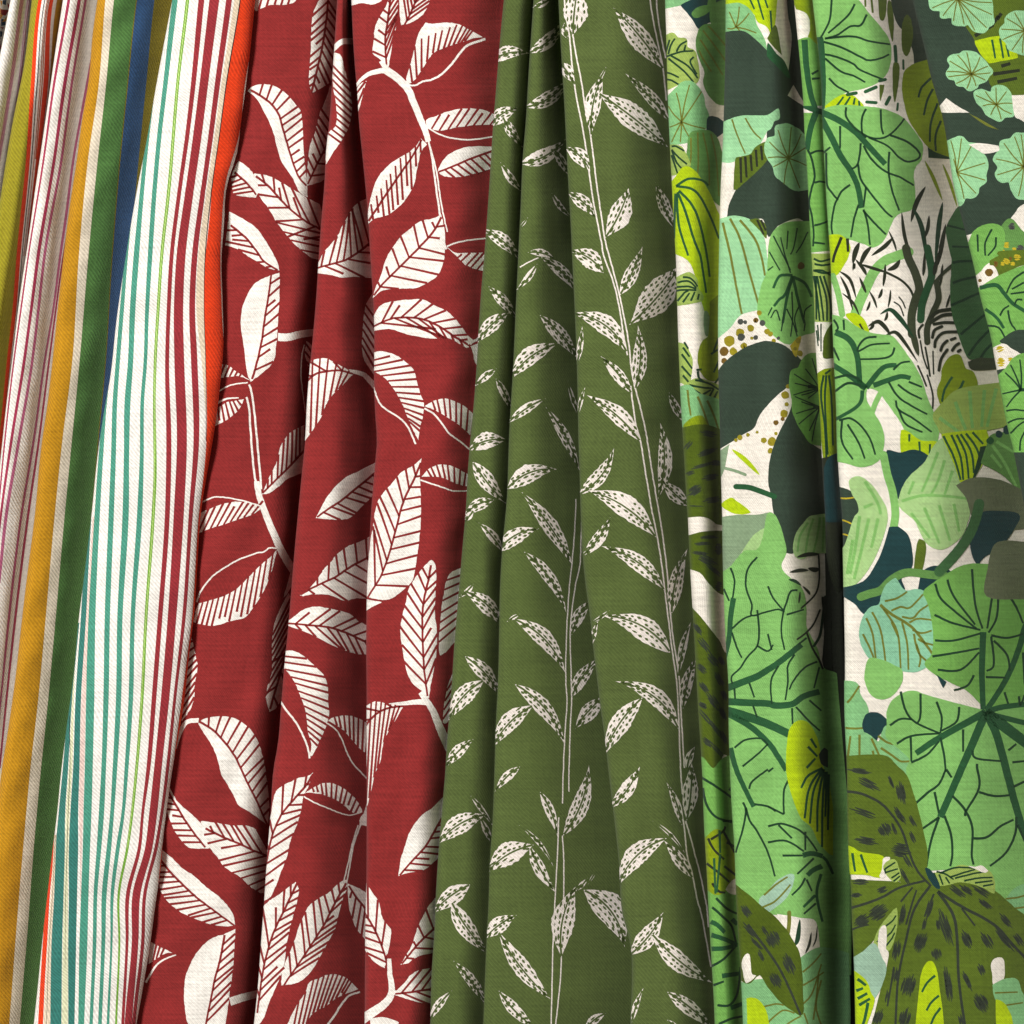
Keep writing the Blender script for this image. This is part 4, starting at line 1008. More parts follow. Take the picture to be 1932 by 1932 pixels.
# ------------------------------------------------------------------ jungle print
# shape:  fold tile colour: outline      |  '-' veins of that shape: colour width: path ; path
# '*' rays: colour width: centre to each |  '~' free stroke  |  'o' dots  |  'e' spots x,y,length,width,angle  |  'w' tapered blades
JUNGLE = '''
J1 20 mint2: 1100,-60! 1350,-60! 1345,0 1300,35 1230,50 1100,80!
J1 20 navy: 1280,40! 1360,0 1400,-60! 1700,-60! 1700,230! 1500,160 1420,215 1360,130
J1 20 mg: 1355,100 1400,55 1480,40 1495,80 1440,120 1380,135
J1 20 mg: 1480,0 1500,-40 1535,-30 1535,40 1500,75 1475,40
J1 20 mg: 1510,60 1560,20 1615,10 1720,60! 1720,400! 1540,230 1500,130
J1 20 mg: 1415,230 1450,195 1500,190 1550,210 1615,270 1720,330! 1720,790! 1580,785 1530,760 1480,700 1450,620 1460,540 1430,470 1400,380 1395,310
- vein 11: 1480,195 1540,260 1640,380 ; 1440,230 1510,320 1620,470 ; 1420,300 1500,420 1590,565 ; 1410,380 1450,460 1505,540
J1 20 yg: 1130,290! 1210,255 1250,290 1310,300 1320,360 1375,390 1390,450 1400,500 1405,590 1370,630 1310,610 1240,640 1130,690! 1120,550! 1120,400!
- ink 12: 1140,440 1200,415 1280,390 1370,385 ; 1180,440 1300,540 1370,620 ; 1200,420 1330,500 1400,590 ; 1150,545 1195,555 1260,585 ; 1150,600 1200,605 1260,640 ; 1180,410 1200,340 1230,290 ; 1240,390 1270,340 1320,310 ; 1300,385 1310,340 ; 1370,430 1345,470 1395,560 ; 1190,300 1160,400
J1 20 mint2: 1240,670 1290,625 1350,620 1400,660 1440,730 1450,800 1480,880 1460,960 1400,1000 1340,1060 1270,1080 1200,1085 1120,1085! 1130,780!
* vein 9: 1280,920; 1340,640 1430,690 1455,970 1340,1040 1270,1075 1205,1075 1190,960 1180,800 1240,700
J1 20 navy: 1470,900 1500,875 1560,890 1620,940! 1620,980! 1540,1040 1510,1010 1470,1000
J1 20 mg: 1350,1010 1430,990 1500,1000 1550,1060 1580,1160 1640,1250! 1640,1560! 1560,1540 1500,1480 1430,1400 1350,1330 1320,1250 1330,1120
- vein 10: 1400,1000 1405,1180 1400,1320 ; 1440,1000 1480,1200 1490,1400 ; 1500,1010 1540,1200 1560,1480 ; 1350,1040 1350,1180 1340,1260
J1 20 yg: 1150,1100! 1260,1105 1300,1150 1340,1250 1290,1260 1240,1310 1150,1320!
- ink 12: 1205,1105 1240,1105 1300,1140 ; 1205,1130 1250,1180 1320,1240 ; 1210,1140 1240,1220 1280,1270 ; 1205,1170 1250,1310
J1 20 limey: 1190,1400! 1240,1340 1300,1265 1370,1290 1430,1370 1490,1470 1540,1590 1600,1700! 1630,1932! 1620,2200! 1530,2310 1500,2500! 1460,2350 1430,2250 1380,2050 1330,1960 1240,1910 1170,1880! 1160,1500!
- stem 15: 1240,1405 1330,1350 1430,1360 1480,1400 ; 1240,1405 1380,1440 1480,1600 1560,1800 ; 1260,1440 1360,1550 1420,1700 1470,1932 1490,2090 ; 1250,1450 1310,1600 1370,1800 1420,1932 1440,2050 1465,2210 ; 1245,1460 1260,1700 1330,1930 ; 1235,1460 1225,1800
J1 21 yg: 1190,200! 1300,140 1350,135 1390,180 1400,250 1430,290 1430,330 1360,350 1270,365 1200,370!
- ink 12: 1230,265 1300,255 1390,260 ; 1240,235 1330,230 1390,250 ; 1250,200 1330,190 1390,240 ; 1290,160 1350,170 1400,230 ; 1250,340 1300,280 1330,262 ; 1290,350 1340,280 ; 1350,340 1380,270 ; 1400,330 1410,285
J1 21 greyg: 1450,420 1480,430 1500,520 1490,590 1460,600 1445,520
J1 21 limed: 1500,350! 1620,250! 1630,900! 1560,930 1480,930 1420,850 1410,740 1440,650 1490,590
- ink 16: 1560,610 1520,720 ; 1580,750 1520,880 ; 1590,880 1530,960 ; 1500,740 1560,700
J1 21 yg: 1220,640! 1310,670 1340,720 1365,800 1350,930 1330,990 1280,960 1220,960!
- ink 13: 1290,690 1340,760 ; 1280,740 1360,850 ; 1280,830 1350,910 ; 1290,900 1340,960 ; 1300,650 1330,700
J1 21 yg: 1330,970 1400,930 1500,960 1620,1000! 1620,1090! 1440,1060 1380,1030
- ink 13: 1340,975 1420,990 1520,1000 ; 1380,935 1480,960 1560,1010 ; 1400,870 1410,920 1450,950 ; 1390,860 1430,855 ; 1440,1045 1500,1010 ; 1480,1080 1520,1000 ; 1520,1080 1550,1020 ; 1340,990 1420,1040
J1 21 mint2: 1230,1010! 1330,980 1400,1040 1470,1060 1620,1110! 1640,1350! 1480,1290 1230,1300!
- vein 13: 1325,1010 1335,1110 1350,1205 ; 1400,1060 1440,1160 1470,1250 1490,1300 ; 1470,1090 1520,1200 1560,1320
J1 21 limed: 1300,1295 1330,1240 1380,1210 1440,1210 1485,1300!
J1 21 olived: 1240,1310! 1300,1300 1400,1280 1500,1290 1640,1350! 1650,2010! 1560,2020 1450,1960 1260,1970!
e spot: 1480,1340,130,50,10 1470,1480,190,44,-20 1440,1580,200,24,-15 1500,1670,130,45,-12 1380,1770,130,70,-35 1520,1840,150,50,-10 1330,1430,90,30,-50 1400,1900,140,40,5 1540,1560,90,40,0 1350,1640,80,30,-20
J1 22 olived: 1280,-40! 1640,-40! 1640,40 1520,60 1440,30 1280,50!
J1 22 olived: 1290,200! 1450,155 1650,150! 1660,640! 1560,600 1480,520 1420,450 1290,410!
e spot: 1440,240,150,26,-5 1480,190,160,20,-3 1420,310,150,24,8 1470,360,170,60,25 1530,440,150,34,40 1560,280,60,90,0 1560,560,60,80,10
J1 22 olived: 1320,690! 1420,800 1500,900 1560,980 1600,1060 1700,1150! 1710,1900! 1600,1820 1560,1920 1520,1950 1380,1930! 1330,1300!
e spot: 1400,880,110,40,60 1450,1000,160,46,52 1520,1120,150,50,50 1430,1180,110,46,40 1560,1260,130,44,60 1450,1330,120,40,50 1520,1430,150,60,55 1590,1520,130,40,65 1470,1560,170,30,48 1540,1640,190,30,55 1600,1700,120,40,60 1480,1740,120,50,40 1550,1800,140,36,50 1440,1460,80,40,30 1580,1120,90,40,60 1600,1380,90,46,70
J1 23 lg2: 1390,-90! 1440,-70 1520,10 1600,-70 1760,-120! 1830,2060! 1470,2060! 1440,1000! 1400,400!
- ink 15: 1420,65 1540,140 1660,225 ; 1440,150 1470,280 1540,370 1660,410 ; 1640,170 1690,95 ; 1590,400 1660,400 ; 1540,980 1620,1060 1700,1100 ; 1510,1050 1600,1130 1660,1200 1690,1320 ; 1500,1500 1600,1440 1690,1340 ; 1550,1790 1640,1790 1700,1700 1725,1500 ; 1520,1640 1600,1610 ; 1560,1932 1660,1890 1740,1875
- stem 34: 1500,1160 1550,1185 1605,1240 ; 1505,1260 1600,1290 1700,1335 ; 1505,1365 1600,1360 1700,1335 ; 1585,1570 1730,1548 ; 1650,1810 1740,1780 ; 1660,1140 1700,1180
J1 23 limed: 1440,560! 1520,480 1580,480 1640,560 1700,700 1700,860! 1640,900 1560,950 1500,930 1430,860!
- inkb 18: 1480,530 1520,610 1600,690 ; 1590,470 1640,560 1680,640 ; 1600,740 1690,810 ; 1470,720 1560,790 1640,860 ; 1510,870 1560,930 1610,940 ; 1500,540 1590,480 1610,440 ; 1620,560 1690,600
- stem 14: 1565,470 1570,640 ; 1525,680 1535,950 ; 1570,650 1545,940
J1 23 cream: 1610,920! 1640,870 1690,835 1740,880! 1740,960! 1650,950
J2 20 limey: 1560,-60! 2000,-60! 1985,100 1970,290! 1932,200 1860,160 1830,100 1760,50 1680,30 1560,30!
- stem 12: 1790,-20 1830,70 ; 1850,-20 1900,150 ; 1905,-20 1930,60 ; 1950,80 1960,230
J2 20 olive: 1925,290! 1990,190 2030,380 2040,420! 1960,340
J2 20 mint2: 1560,50! 1700,30 1770,60 1820,120 1840,190 1880,260 1910,330 1915,390! 1850,300 1780,260 1700,240 1560,250!
* vein 9: 1690,205; 1640,90 1715,50 1790,100 1845,250 1720,240 1625,215
J2 20 slate: 1560,262! 1680,240 1760,250 1840,310 1932,400 2000,470 2090,560! 2120,300 2090,100 2080,-60! 2200,-60! 2260,600! 2290,1200! 2320,1700! 2250,1690 2150,1640 2000,1700 1940,1780 1900,1650 1800,1650 1630,1645! 1645,1550 1690,1450 1740,1380 1840,1290 1932,1210! 1932,880! 1800,880 1700,890 1560,950!
J2 20 stem: 1932,330! 1990,410 2050,470 2095,590! 2030,520 1932,420!
J2 20 cream: 2080,722! 2122,640! 2200,770! 2200,800!
J2 20 mint: 1550,950! 1650,905 1740,880 1850,880 1932,875 2007,825! 2012,890 1972,910 1952,960 1920,985 1910,1000 1885,1050 1850,1110 1820,1150 1790,1175 1720,1170 1690,1200 1640,1220 1550,1210!
- vein 10: 1660,900 1700,1020 1760,1160 ; 1760,890 1820,990 1880,1050
J2 20 olive: 1695,1195! 1800,1170 1850,1110 1932,1080 1925,1190 1840,1290 1750,1370 1720,1400 1680,1430! 1685,1300
- inkb 15: 1725,1190 1730,1380 ; 1760,1180 1770,1340 ; 1800,1170 1810,1290 ; 1840,1130 1850,1260 ; 1880,1100 1890,1210
J2 30 mint: 0,1050 55,1030 60,960 100,945 150,940 200,965 240,990 300,1060! 320,1420! 230,1435 180,1420 140,1390 90,1350 60,1320 40,1250 0,1190 -20,1120
* vein 8: 155,1195; 75,980 175,960 250,1010 290,1110 290,1250 240,1420 120,1390 40,1260 0,1190 10,1070
J2 20 mint: 1540,1670! 1640,1640 1720,1640 1800,1670 1860,1740 1900,1810 1915,1932 1932,2090 1860,2330! 1720,2372 1640,2470 1520,2570!
- vein 18: 1590,1680 1650,1932 1690,2150 1735,2370 ; 1645,1650 1720,1800 1790,2050 1865,2310 ; 1720,1660 1830,1800 1880,1932 1910,2080
J2 20 olive: 1790,1660! 1850,1650 1910,1690 1920,1800 1870,1740!
- inkb 13: 1850,1660 1900,1770 ; 1880,1660 1915,1740
J2 30 lg: 10,1880 30,1780 90,1710 180,1680 380,1680! 420,2000! 430,2420! 345,2500 270,2520 200,2560 160,2590 100,2570 40,2520 0,2470 -60,2400 -70,2300 -40,2150 0,2050
- stem 22: 185,2080 130,2075 80,2090 40,2175 ; 185,2080 130,2220 85,2260 45,2310 ; 185,2080 140,2260 110,2440 ; 190,2090 280,2140 330,2240 ; 190,2100 230,2280 275,2440
- ink 9: 170,2060 120,1900 95,1790 ; 150,1740 140,1880 ; 220,1720 195,1860 170,1920 ; 300,1750 250,1850 210,1910 ; 40,1780 100,1900 170,2040 ; 10,1900 90,2040 ; 0,2040 40,2010 ; 90,2420 60,2340 20,2400 ; 180,2200 185,2400 170,2540 ; 120,2360 100,2500 ; 240,2300 200,2400 220,2510 ; 280,2440 270,2500 ; 330,2300 280,2340 270,2400 ; 30,2320 0,2380 ; 140,2330 190,2440 220,2540
o J2 21 dot: 1800,545,26 1720,578,34 1640,640,42 1670,720,30 1750,680,26 1925,570,22 1865,430,20 1810,620,13 1950,590,20 1975,640,16
o J2 21 dotg: 1725,495,22 1760,500,15 1890,505,23 1730,612,28 1840,615,18 2010,620,14
o J2 21 dotb: 1840,485,20 1600,720,36 1600,790,22 1985,700,14
J2 21 slate: 1530,920! 1600,820 1680,750 1780,690 1880,655 1932,650 1992,660 2062,690 2122,740 2187,800! 2172,840 2102,900 2082,970 2012,1030 1932,1110 1860,1200 1820,1290 1740,1340 1660,1390 1530,1470!
J2 31 gold: 165,680! 215,620 250,610 230,700 215,760 190,740
o J2 31 dot: 225,640,22 240,735,24 205,700,14 130,1050,30 120,1190,30 150,985,18 30,1400,34 20,1470,22 60,1340,14 140,1120,16
o J2 31 dotb: 250,75,28 60,1258,20 110,1230,16
J2 31 slate: 190,1110! 170,1180 130,1260 90,1340 50,1440 20,1560 10,1700 30,1800 50,1932 70,2032 120,2225! 190,2232 220,2112 280,2012 350,1962 440,1940! 450,1500! 320,1420 260,1340 220,1250
w J2 21 limey 46: 1660,1460 1760,1540 1868,1652
~ J2 21 stem 40: 1690,1740 1780,1745 1860,1770 1980,1815
J2 21 limey: 1580,1880 1650,1825 1700,1850 1800,1935 1680,1945
J2 21 greyg: 1540,1490! 1640,1420! 1600,1620 1540,1730!
~ J2 21 greyg 22: 1600,1600 1680,1620 1760,1650
o J2 21 dot: 1780,1350,15 1720,1370,20 1900,1390,22 1690,1390,14 1850,1330,11
J2 31 lg2: 165,960 180,870 230,850 260,790 310,745 400,740! 440,1000! 450,1430! 330,1410 280,1350 230,1270 190,1170 185,1080 170,1000
* ink 9: 390,1000; 195,890 200,960 250,1050 190,1050 280,850 330,770 300,1075
* ink 9: 390,1140; 200,1060 210,1190 230,1270 310,1320 330,1400 250,1100
- ink 26: 300,985 345,990 395,1000 ; 340,1140 400,1145
J2 22 greyg: 1550,55! 1700,30 1850,30 1940,20 1920,130 1830,180 1750,260 1690,360 1640,420 1550,470!
J2 22 pale: 1740,310! 1830,180 1940,110! 1910,250 1830,315
J2 22 lg: 1560,480! 1650,420 1700,360 1760,300 1850,290 1900,200 1932,20 1982,30! 2022,120 2062,290 2027,390 2042,450 2102,510 2172,570 2202,640 2212,740 2212,860 2252,950 2302,1050 2332,1170 2440,1220! 2560,2600! 2580,3500! 2352,3382 2322,3292 2302,3112 2172,3062 1992,3032 1932,3012 1780,2912 1650,2800! 1600,1900!
- stem 38: 1672,650 1650,800 1640,950 1605,1110 ; 1650,1780 1690,1932 1740,2052 1825,2225
- stem 50: 1610,1335 1750,1280 1850,1240 1932,1190 2022,1130 2182,1000 ; 1610,1430 1800,1440 1932,1445 1992,1460 2112,1450 2202,1390 2317,1355
- stem 66: 1600,1495 1760,1540 1932,1600 2100,1680
- stem 44: 1620,1515 1800,1620 1932,1740 1992,1820 2072,1950
- ink 12: 1650,420 1680,520 1665,650 ; 1850,340 1780,430 1765,560 1810,700 1810,780 1932,750 2012,735 2057,755 ; 1660,880 1740,810 1810,780 ; 1660,910 1700,1030 1735,1100 ; 1850,740 1865,900 1850,1010 1780,1090 1720,1180 1660,1240 1665,1300 ; 1850,1010 1932,1050 1972,1000 ; 1680,1330 1685,1410 ; 1790,1290 1830,1400 ; 1820,1460 1850,1550 ; 1680,1780 1760,1720 1880,1710 1932,1760 ; 1740,1920 1850,1830 1932,1750 ; 1600,580 1640,670
- ink 12: 1932,560 1972,650 2047,740 ; 2152,590 2102,600 2072,680 2047,760 2032,900 2057,1040 ; 2072,775 2202,735 ; 2132,1075 2082,1160 2082,1280 2062,1420 ; 2012,1160 1962,1250 1952,1340 1962,1450 ; 2302,1130 2212,1170 2132,1260 2092,1340 ; 2317,1170 2277,1330 ; 2112,1480 2117,1600 ; 2142,1470 2242,1580 2322,1650 ; 2242,1420 2332,1500 ; 1932,920 1962,1040 ; 2222,950 2160,1000
- ink 13: 1932,1960 1972,1930 ; 2087,2022 2052,2112 2052,2282 ; 1932,2222 2052,2282 ; 1932,2492 2072,2482 2202,2562 ; 2012,2362 2112,2462 ; 2212,2412 2212,2552 ; 1790,2090 1815,2030 1932,1940 ; 1745,2190 1765,2260 1740,2400 1690,2570 ; 1765,2230 1795,2330 1850,2410 1932,2572 1985,2750 ; 1830,2205 1932,2222 1990,2260 ; 1932,2372 2032,2352 2152,2392 2232,2462 2302,2562 ; 2042,2592 2192,2592 ; 2277,2612 2152,2732 ; 2212,2762 2172,2832 2112,2892 ; 2222,2772 2262,2862 ; 2292,2952 2202,3032
- stem 38: 2192,2592 2262,2577 2342,2597 ; 2337,2672 2272,2702 2227,2742
- stem 22: 2342,2602 2372,2632 2422,2732 ; 2332,2732 2302,2832 2302,2932 2342,3092 ; 2287,2892 2197,2982
J2 32 limey: 160,1680 190,1610 240,1580 300,1600 350,1680 380,1780 390,1870 410,1932 450,2032! 480,2232! 480,2590! 390,2492 330,2372 260,2312 220,2232 180,2112 150,1982 145,1850
- stem 15: 410,1932 300,1992 250,2082 ; 410,1932 310,2082 275,2312 ; 415,1942 340,2112 315,2352 ; 420,1942 375,2182 370,2412 ; 430,1960 410,2200 405,2530 ; 320,1710 365,1780 ; 300,1770 370,1845 ; 290,1932 355,1860 ; 440,1960 430,2300 ; 455,1980 450,2400
J2 32 slate: 380,1830! 420,1780 450,1800! 450,1930! 400,1900
J2 32 pale: 195,260 220,160 280,80 330,35 480,20! 480,300! 330,310 260,345 210,330
- palev 14: 300,80 240,180 220,300 ; 340,50 300,180 280,320 ; 390,40 370,180 340,310 ; 420,40 410,300
w J2 32 inkb 40: 215,342 300,320 388,318
w J2 32 inkb 34: 162,455 240,440 305,440
w J2 32 inkb 46: 300,425 350,435 385,430
w J2 32 ink 30: 155,510 200,520 250,555
~ J2 32 inkb 13: 380,330 385,500 355,620 250,725
~ J2 32 inkb 14: 390,740 340,850 275,920 220,960
~ J2 32 ink 20: 430,640 410,800 390,930 345,1010
~ J2 32 inkb 16: 290,910 330,1020 380,1110 410,1180
w J2 32 inkb 26: 260,560 300,600 315,625
w J2 32 inkb 20: 240,600 235,650 230,690
J2 32 inkb: 400,640! 470,640! 480,1200! 410,1150 420,900
J2 33 greymint: 0,940 80,850 190,810 150,950 60,1040 -20,1080 -60,1000
- vein 12: -30,960 60,880 150,820 ; -40,1050 60,1000 170,880
J2 33 cream: 65,1100! 240,1130 360,1160 390,1360! 240,1440! 200,1300 150,1220
w J2 33 ink 44: 240,1140 225,1280 205,1340
w J2 33 inkb 26: 325,1240 310,1330 280,1400
w J2 33 inkb 16: 370,1190 360,1290 335,1350
~ J2 33 vein 30: 160,1090 160,1170 152,1240
J2 33 mint2: 245,1440! 390,1360 600,1400! 620,2060! -260,2060! -250,1640! -50,1600 0,1650 100,1760 240,1870 262,1800 255,1600
- vein 11: 260,1540 330,1480 400,1400 ; 262,1640 330,1600 420,1540 ; 262,1780 330,1700 400,1480 ; 340,1900 360,1750 380,1560 ; -30,1800 60,1780 120,1790 ; 0,1920 110,1830 200,1850 ; 100,1990 150,1930 250,1870 ; 400,1600 360,1800 420,1990 ; 270,1850 300,1932
J2 23 olived: 1650,860! 1780,960 1880,1050 1932,1090 1972,1120 2062,1220 2122,1320 2162,1400 2182,1550 2187,1700 2192,1830 2177,1862! 2082,1800 2012,1740 1932,1640 1880,1560 1840,1570 1780,1620 1690,1560!
e spot: 1770,1085,110,56,55 1790,1230,170,36,50 1850,1330,150,26,45 1970,1290,130,110,60 2090,1480,170,80,65 1990,1600,130,80,60 1910,1230,90,36,55 1880,1420,110,30,60
- spot 19: 1780,1180 1930,1380 2022,1520 2092,1660 2177,1862
J2 23 cream: 1735,1470 1760,1410 1790,1405 1800,1460 1810,1550 1840,1570 1770,1622 1745,1540
J2 23 limey: 1780,1740! 1850,1750 1910,1830 1932,1932 1940,2060! 1790,2060!
J3 30 limed: 170,-60! 420,-60! 400,330! 330,310 230,90
J3 30 cream: 170,60! 270,90 310,140 315,230 290,290 240,340 180,300!
J3 30 lg2: 200,320! 300,290 350,330 430,400! 440,790! 230,790!
- stem 44: 275,300 290,500 320,700 365,840
- ink 14: 330,560 380,530 ; 330,595 390,590
J3 30 lg2: 230,860! 440,860! 520,1880! 300,1900!
- stem 46: 370,830 320,970 295,1130 ; 250,780 330,820 420,850
- ink 13: 300,1130 330,1200 352,1330 330,1420 310,1530 330,1620 345,1750 340,1860 ; 320,1160 370,1140 430,1140 ; 350,1380 390,1370 450,1380 ; 350,1700 400,1690 470,1660 ; 350,1830 430,1840
J3 31 yg: 300,-10! 500,-10! 520,490! 340,490!
- ink 13: 345,20 400,40 480,20 ; 350,60 410,70 480,60 ; 350,110 420,130 480,120 ; 345,150 370,300 390,490 ; 370,150 400,320 420,490 ; 390,150 440,320 445,490 ; 420,150 470,330 475,480 ; 340,110 410,110 480,150 ; 360,150 365,480
J3 31 olived: 425,600 485,505 540,520! 540,760! 425,775 415,700
- ink 9: 375,520 385,640 ; 400,510 400,720 ; 365,560 380,680
J3 31 limed: 370,900! 430,860 540,850! 560,1480! 470,1540 440,1600 410,1400 385,1100
- ink 13: 420,900 400,1050 430,1300 440,1540 ; 440,900 430,1100 450,1500 ; 460,900 480,1100 490,1430 ; 430,890 470,860
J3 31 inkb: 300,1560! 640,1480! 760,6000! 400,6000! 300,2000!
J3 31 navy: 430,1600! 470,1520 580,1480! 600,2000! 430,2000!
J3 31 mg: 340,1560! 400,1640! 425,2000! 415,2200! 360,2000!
J4 30 lg: 280,-60! 620,-60! 700,30 760,110 830,190 890,270 920,350 920,450 890,550 820,620 720,660 610,685 550,710 440,790 380,870! 330,500!
- stem 48: 385,280 400,330 410,500 415,650 405,860
- ink 13: 480,-20 465,150 395,290 ; 655,30 600,120 455,250 ; 745,110 700,190 620,200 520,265 430,290 ; 430,290 640,275 760,310 920,335 ; 420,315 560,360 700,430 760,455 850,440 915,410 ; 430,410 520,430 640,480 700,530 870,600 ; 430,440 550,540 640,570 735,620 ; 460,590 520,650 610,700
J4 30 olive: 830,-20! 898,-20! 890,100 870,155 840,130
~ J4 30 olive 15: 733,-10 735,45
~ J4 30 olive 16: 780,-10 790,90
J4 30 olive: 905,10 930,20 950,150 945,290 935,310 915,220 900,100
J4 30 slate: 930,-40! 1160,-40! 1300,480! 1130,480 1110,460 1105,400 1090,350 1060,250 1000,200 960,120
J4 30 olive: 1010,210 1025,140 1050,110 1080,150 1095,260 1080,350 1060,410 1035,420 1010,360
J4 30 olive: 945,480 990,490 985,620 965,750 950,760 940,640
~ J4 30 stem 26: 958,350 965,460
~ J4 30 stem 16: 1020,455 1022,520
~ J4 30 stem 24: 842,610 885,600
~ J4 30 stem 26: 735,692 815,658
~ J4 30 stem 24: 745,770 815,775
~ J4 30 stem 26: 918,735 892,785
~ J4 30 stem 17: 980,782 975,830
J4 30 olive: 840,640! 880,640! 865,710 845,762
J4 30 limey: 430,800! 550,715 640,720 690,760 720,805 600,800 430,825!
- stem 16: 520,800 570,730 ; 580,795 620,730 ; 645,790 655,740 ; 690,800 685,760
~ J4 30 stem 26: 600,714 665,702
J4 30 limed: 1030,560 1070,510 1130,480 1270,440! 1330,600! 1400,1000! 1420,1210! 1280,1150 1200,1090 1130,1000 1070,900 1040,800 1020,680
- ink 14: 1230,590 1160,660 1135,735 ; 1245,670 1200,760 1175,870 ; 1280,780 1230,920 1220,1070 ; 1305,910 1265,1020 1265,1140
J4 30 ink: 1205,1110! 1270,1150 1430,1205! 1210,1190!
J4 30 lg: 375,870! 450,820 560,800 720,810 850,825 950,860 1020,900 1080,970 1130,1040 1160,1100 1150,1200 1110,1250 1090,1320 1100,1420 1100,1520 1070,1580 1000,1600 950,1640 910,1720 890,1770 850,1830 790,1860 740,1840 650,1810 560,1790 420,1780!
- stem 46: 395,845 520,900 640,980 730,1070 820,1170 885,1240 ; 395,880 470,1020 550,1180 630,1300 680,1420 705,1570
- ink 13: 590,810 590,880 640,950 700,1000 780,1040 870,1040 950,990 1030,895 ; 740,820 710,890 710,1000 740,1040 ; 850,825 855,950 870,1015 ; 545,950 545,1120 ; 920,1020 1050,1070 1140,1150 1130,1200 1050,1220 980,1180 900,1100 760,1040 ; 700,1080 690,1180 670,1250 630,1275 ; 720,1100 780,1200 880,1290 1000,1340 1100,1400 ; 915,1145 910,1300 940,1450 990,1590 ; 680,1240 700,1350 760,1440 830,1530 890,1600 940,1640 ; 740,1410 720,1560 ; 620,1395 560,1440 530,1490 500,1560 480,1700 490,1780 ; 440,1150 445,1380 480,1450 530,1510 ; 685,1545 650,1650 625,1790 ; 720,1580 750,1680 770,1850 ; 720,1590 800,1680 890,1770 ; 410,1160 470,1110
w J4 30 limed 34: 1182,1212 1250,1350 1315,1512
w J4 30 limed 30: 1318,1238 1375,1380 1428,1562
w J4 30 inkb 46: 1188,1408 1120,1530 1078,1675
w J4 30 inkb 34: 1008,1600 1030,1780 1090,1990
w J4 30 ink 46: 1095,1570 1160,1720 1200,1980
w J4 30 inkb 34: 1215,1625 1205,1720 1180,1800
w J4 30 ink 46: 1318,1525 1290,1700 1262,1990
w J4 30 inkb 44: 1342,1690 1310,1850 1285,2000
w J4 30 inkb 50: 690,1830 660,1900 640,1990
w J4 30 inkb 46: 780,1860 730,1920 690,2010
w J4 30 inkb 40: 945,1790 880,1860 780,1930
w J4 30 inkb 22: 910,1740 950,1830 970,1900
J4 30 dgreen: 1390,1640 1450,1560 1530,1560! 1640,1960! 1395,1960! 1350,1750
- ink 16: 1350,1700 1490,1735 ; 1390,1860 1520,1865
J4 30 limey: 420,1790! 540,1780 610,1850 600,1932 570,1990 520,2065 440,2100!
- inkb 22: 555,1790 510,1900 490,1980 ; 600,1800 605,1900
~ J4 31 lg 76: 1060,-30 960,5 880,40 800,120 740,240 690,350 655,450
w J4 31 inkb 30: 540,115 620,180 665,320
w J4 31 inkb 30: 545,150 600,260 640,410
w J4 31 inkb 24: 560,280 640,350 690,450
w J4 31 inkb 34: 660,25 720,100 742,145
w J4 31 inkb 30: 690,60 800,95 900,125
~ J4 31 inkb 18: 880,118 1000,180 1070,250 1100,320
w J4 31 inkb 30: 885,60 880,150 868,230
w J4 31 inkb 46: 995,28 960,80 900,108
w J4 31 inkb 24: 765,265 800,330 822,395
w J4 31 inkb 30: 862,245 850,290 832,320
w J4 31 inkb 22: 925,255 920,320 905,392
~ J4 31 inkb 11: 988,310 1015,345 1035,392
~ J4 31 inkb 11: 952,348 995,380 1022,450
w J4 31 inkb 24: 770,340 760,380 742,415
w J4 31 inkb 30: 690,160 720,230 740,280
w J4 31 inkb 26: 655,100 650,60 640,110
w J4 31 inkb 28: 900,420 895,460 878,490
w J4 31 inkb 30: 760,560 790,530 790,490
~ J4 31 bark 62: 1040,-60 1060,20 1110,130 1140,250 1110,330 1082,450 1085,590
w J4 31 bark 60: 1080,520 1105,640 1135,755
~ J4 31 stem 56: 1200,-60 1225,60 1232,150 1195,260 1160,370 1150,480
~ J4 31 bark 46: 1270,200 1285,320 1245,420 1200,540 1200,650
~ J4 31 bark 26: 1420,60 1390,70 1320,130 1262,195
~ J4 31 inkb 28: 1420,395 1360,405 1280,420 1220,470
~ J4 31 inkb 22: 1420,505 1330,502 1250,515
~ J4 31 inkb 26: 1380,440 1310,450 1230,500
w J4 31 inkb 40: 1290,-40 1260,90 1250,150
w J4 31 inkb 30: 1180,-30 1175,90 1168,150
w J4 31 inkb 26: 1315,60 1305,160 1295,230
w J4 31 inkb 22: 1370,290 1355,350 1340,390
w J4 31 ink 46: 845,440 920,405 985,460 1040,530 1100,620
w J4 31 inkb 42: 755,530 830,495 890,545 925,600
w J4 31 inkb 36: 885,600 960,575 1030,650 1128,800
~ J4 31 inkb 22: 1310,532 1255,560 1238,615
~ J4 31 inkb 22: 1430,572 1320,580 1265,635 1256,685
~ J4 31 inkb 22: 1350,640 1318,670 1300,712
~ J4 31 inkb 22: 1438,660 1410,680 1388,712
~ J4 31 inkb 22: 1350,708 1305,775 1287,862
~ J4 31 inkb 20: 1410,620 1378,632
~ J4 31 inkb 22: 1448,710 1432,720
~ J4 31 inkb 18: 1165,520 1135,560 1140,615
~ J4 31 inkb 12: 1147,640 1170,760 1200,850
~ J4 31 inkb 14: 1185,690 1205,800 1220,905
~ J4 31 inkb 12: 1245,720 1250,890
~ J4 31 inkb 14: 1130,830 1165,910 1192,980
~ J4 31 inkb 13: 1200,900 1240,1040 1240,1150
~ J4 31 inkb 12: 1145,910 1170,990 1192,1070
J4 31 dgreen: 1395,-10! 1600,-10! 1800,700! 1800,830! 1600,772 1520,770 1480,700 1430,560 1390,420 1380,250 1388,120
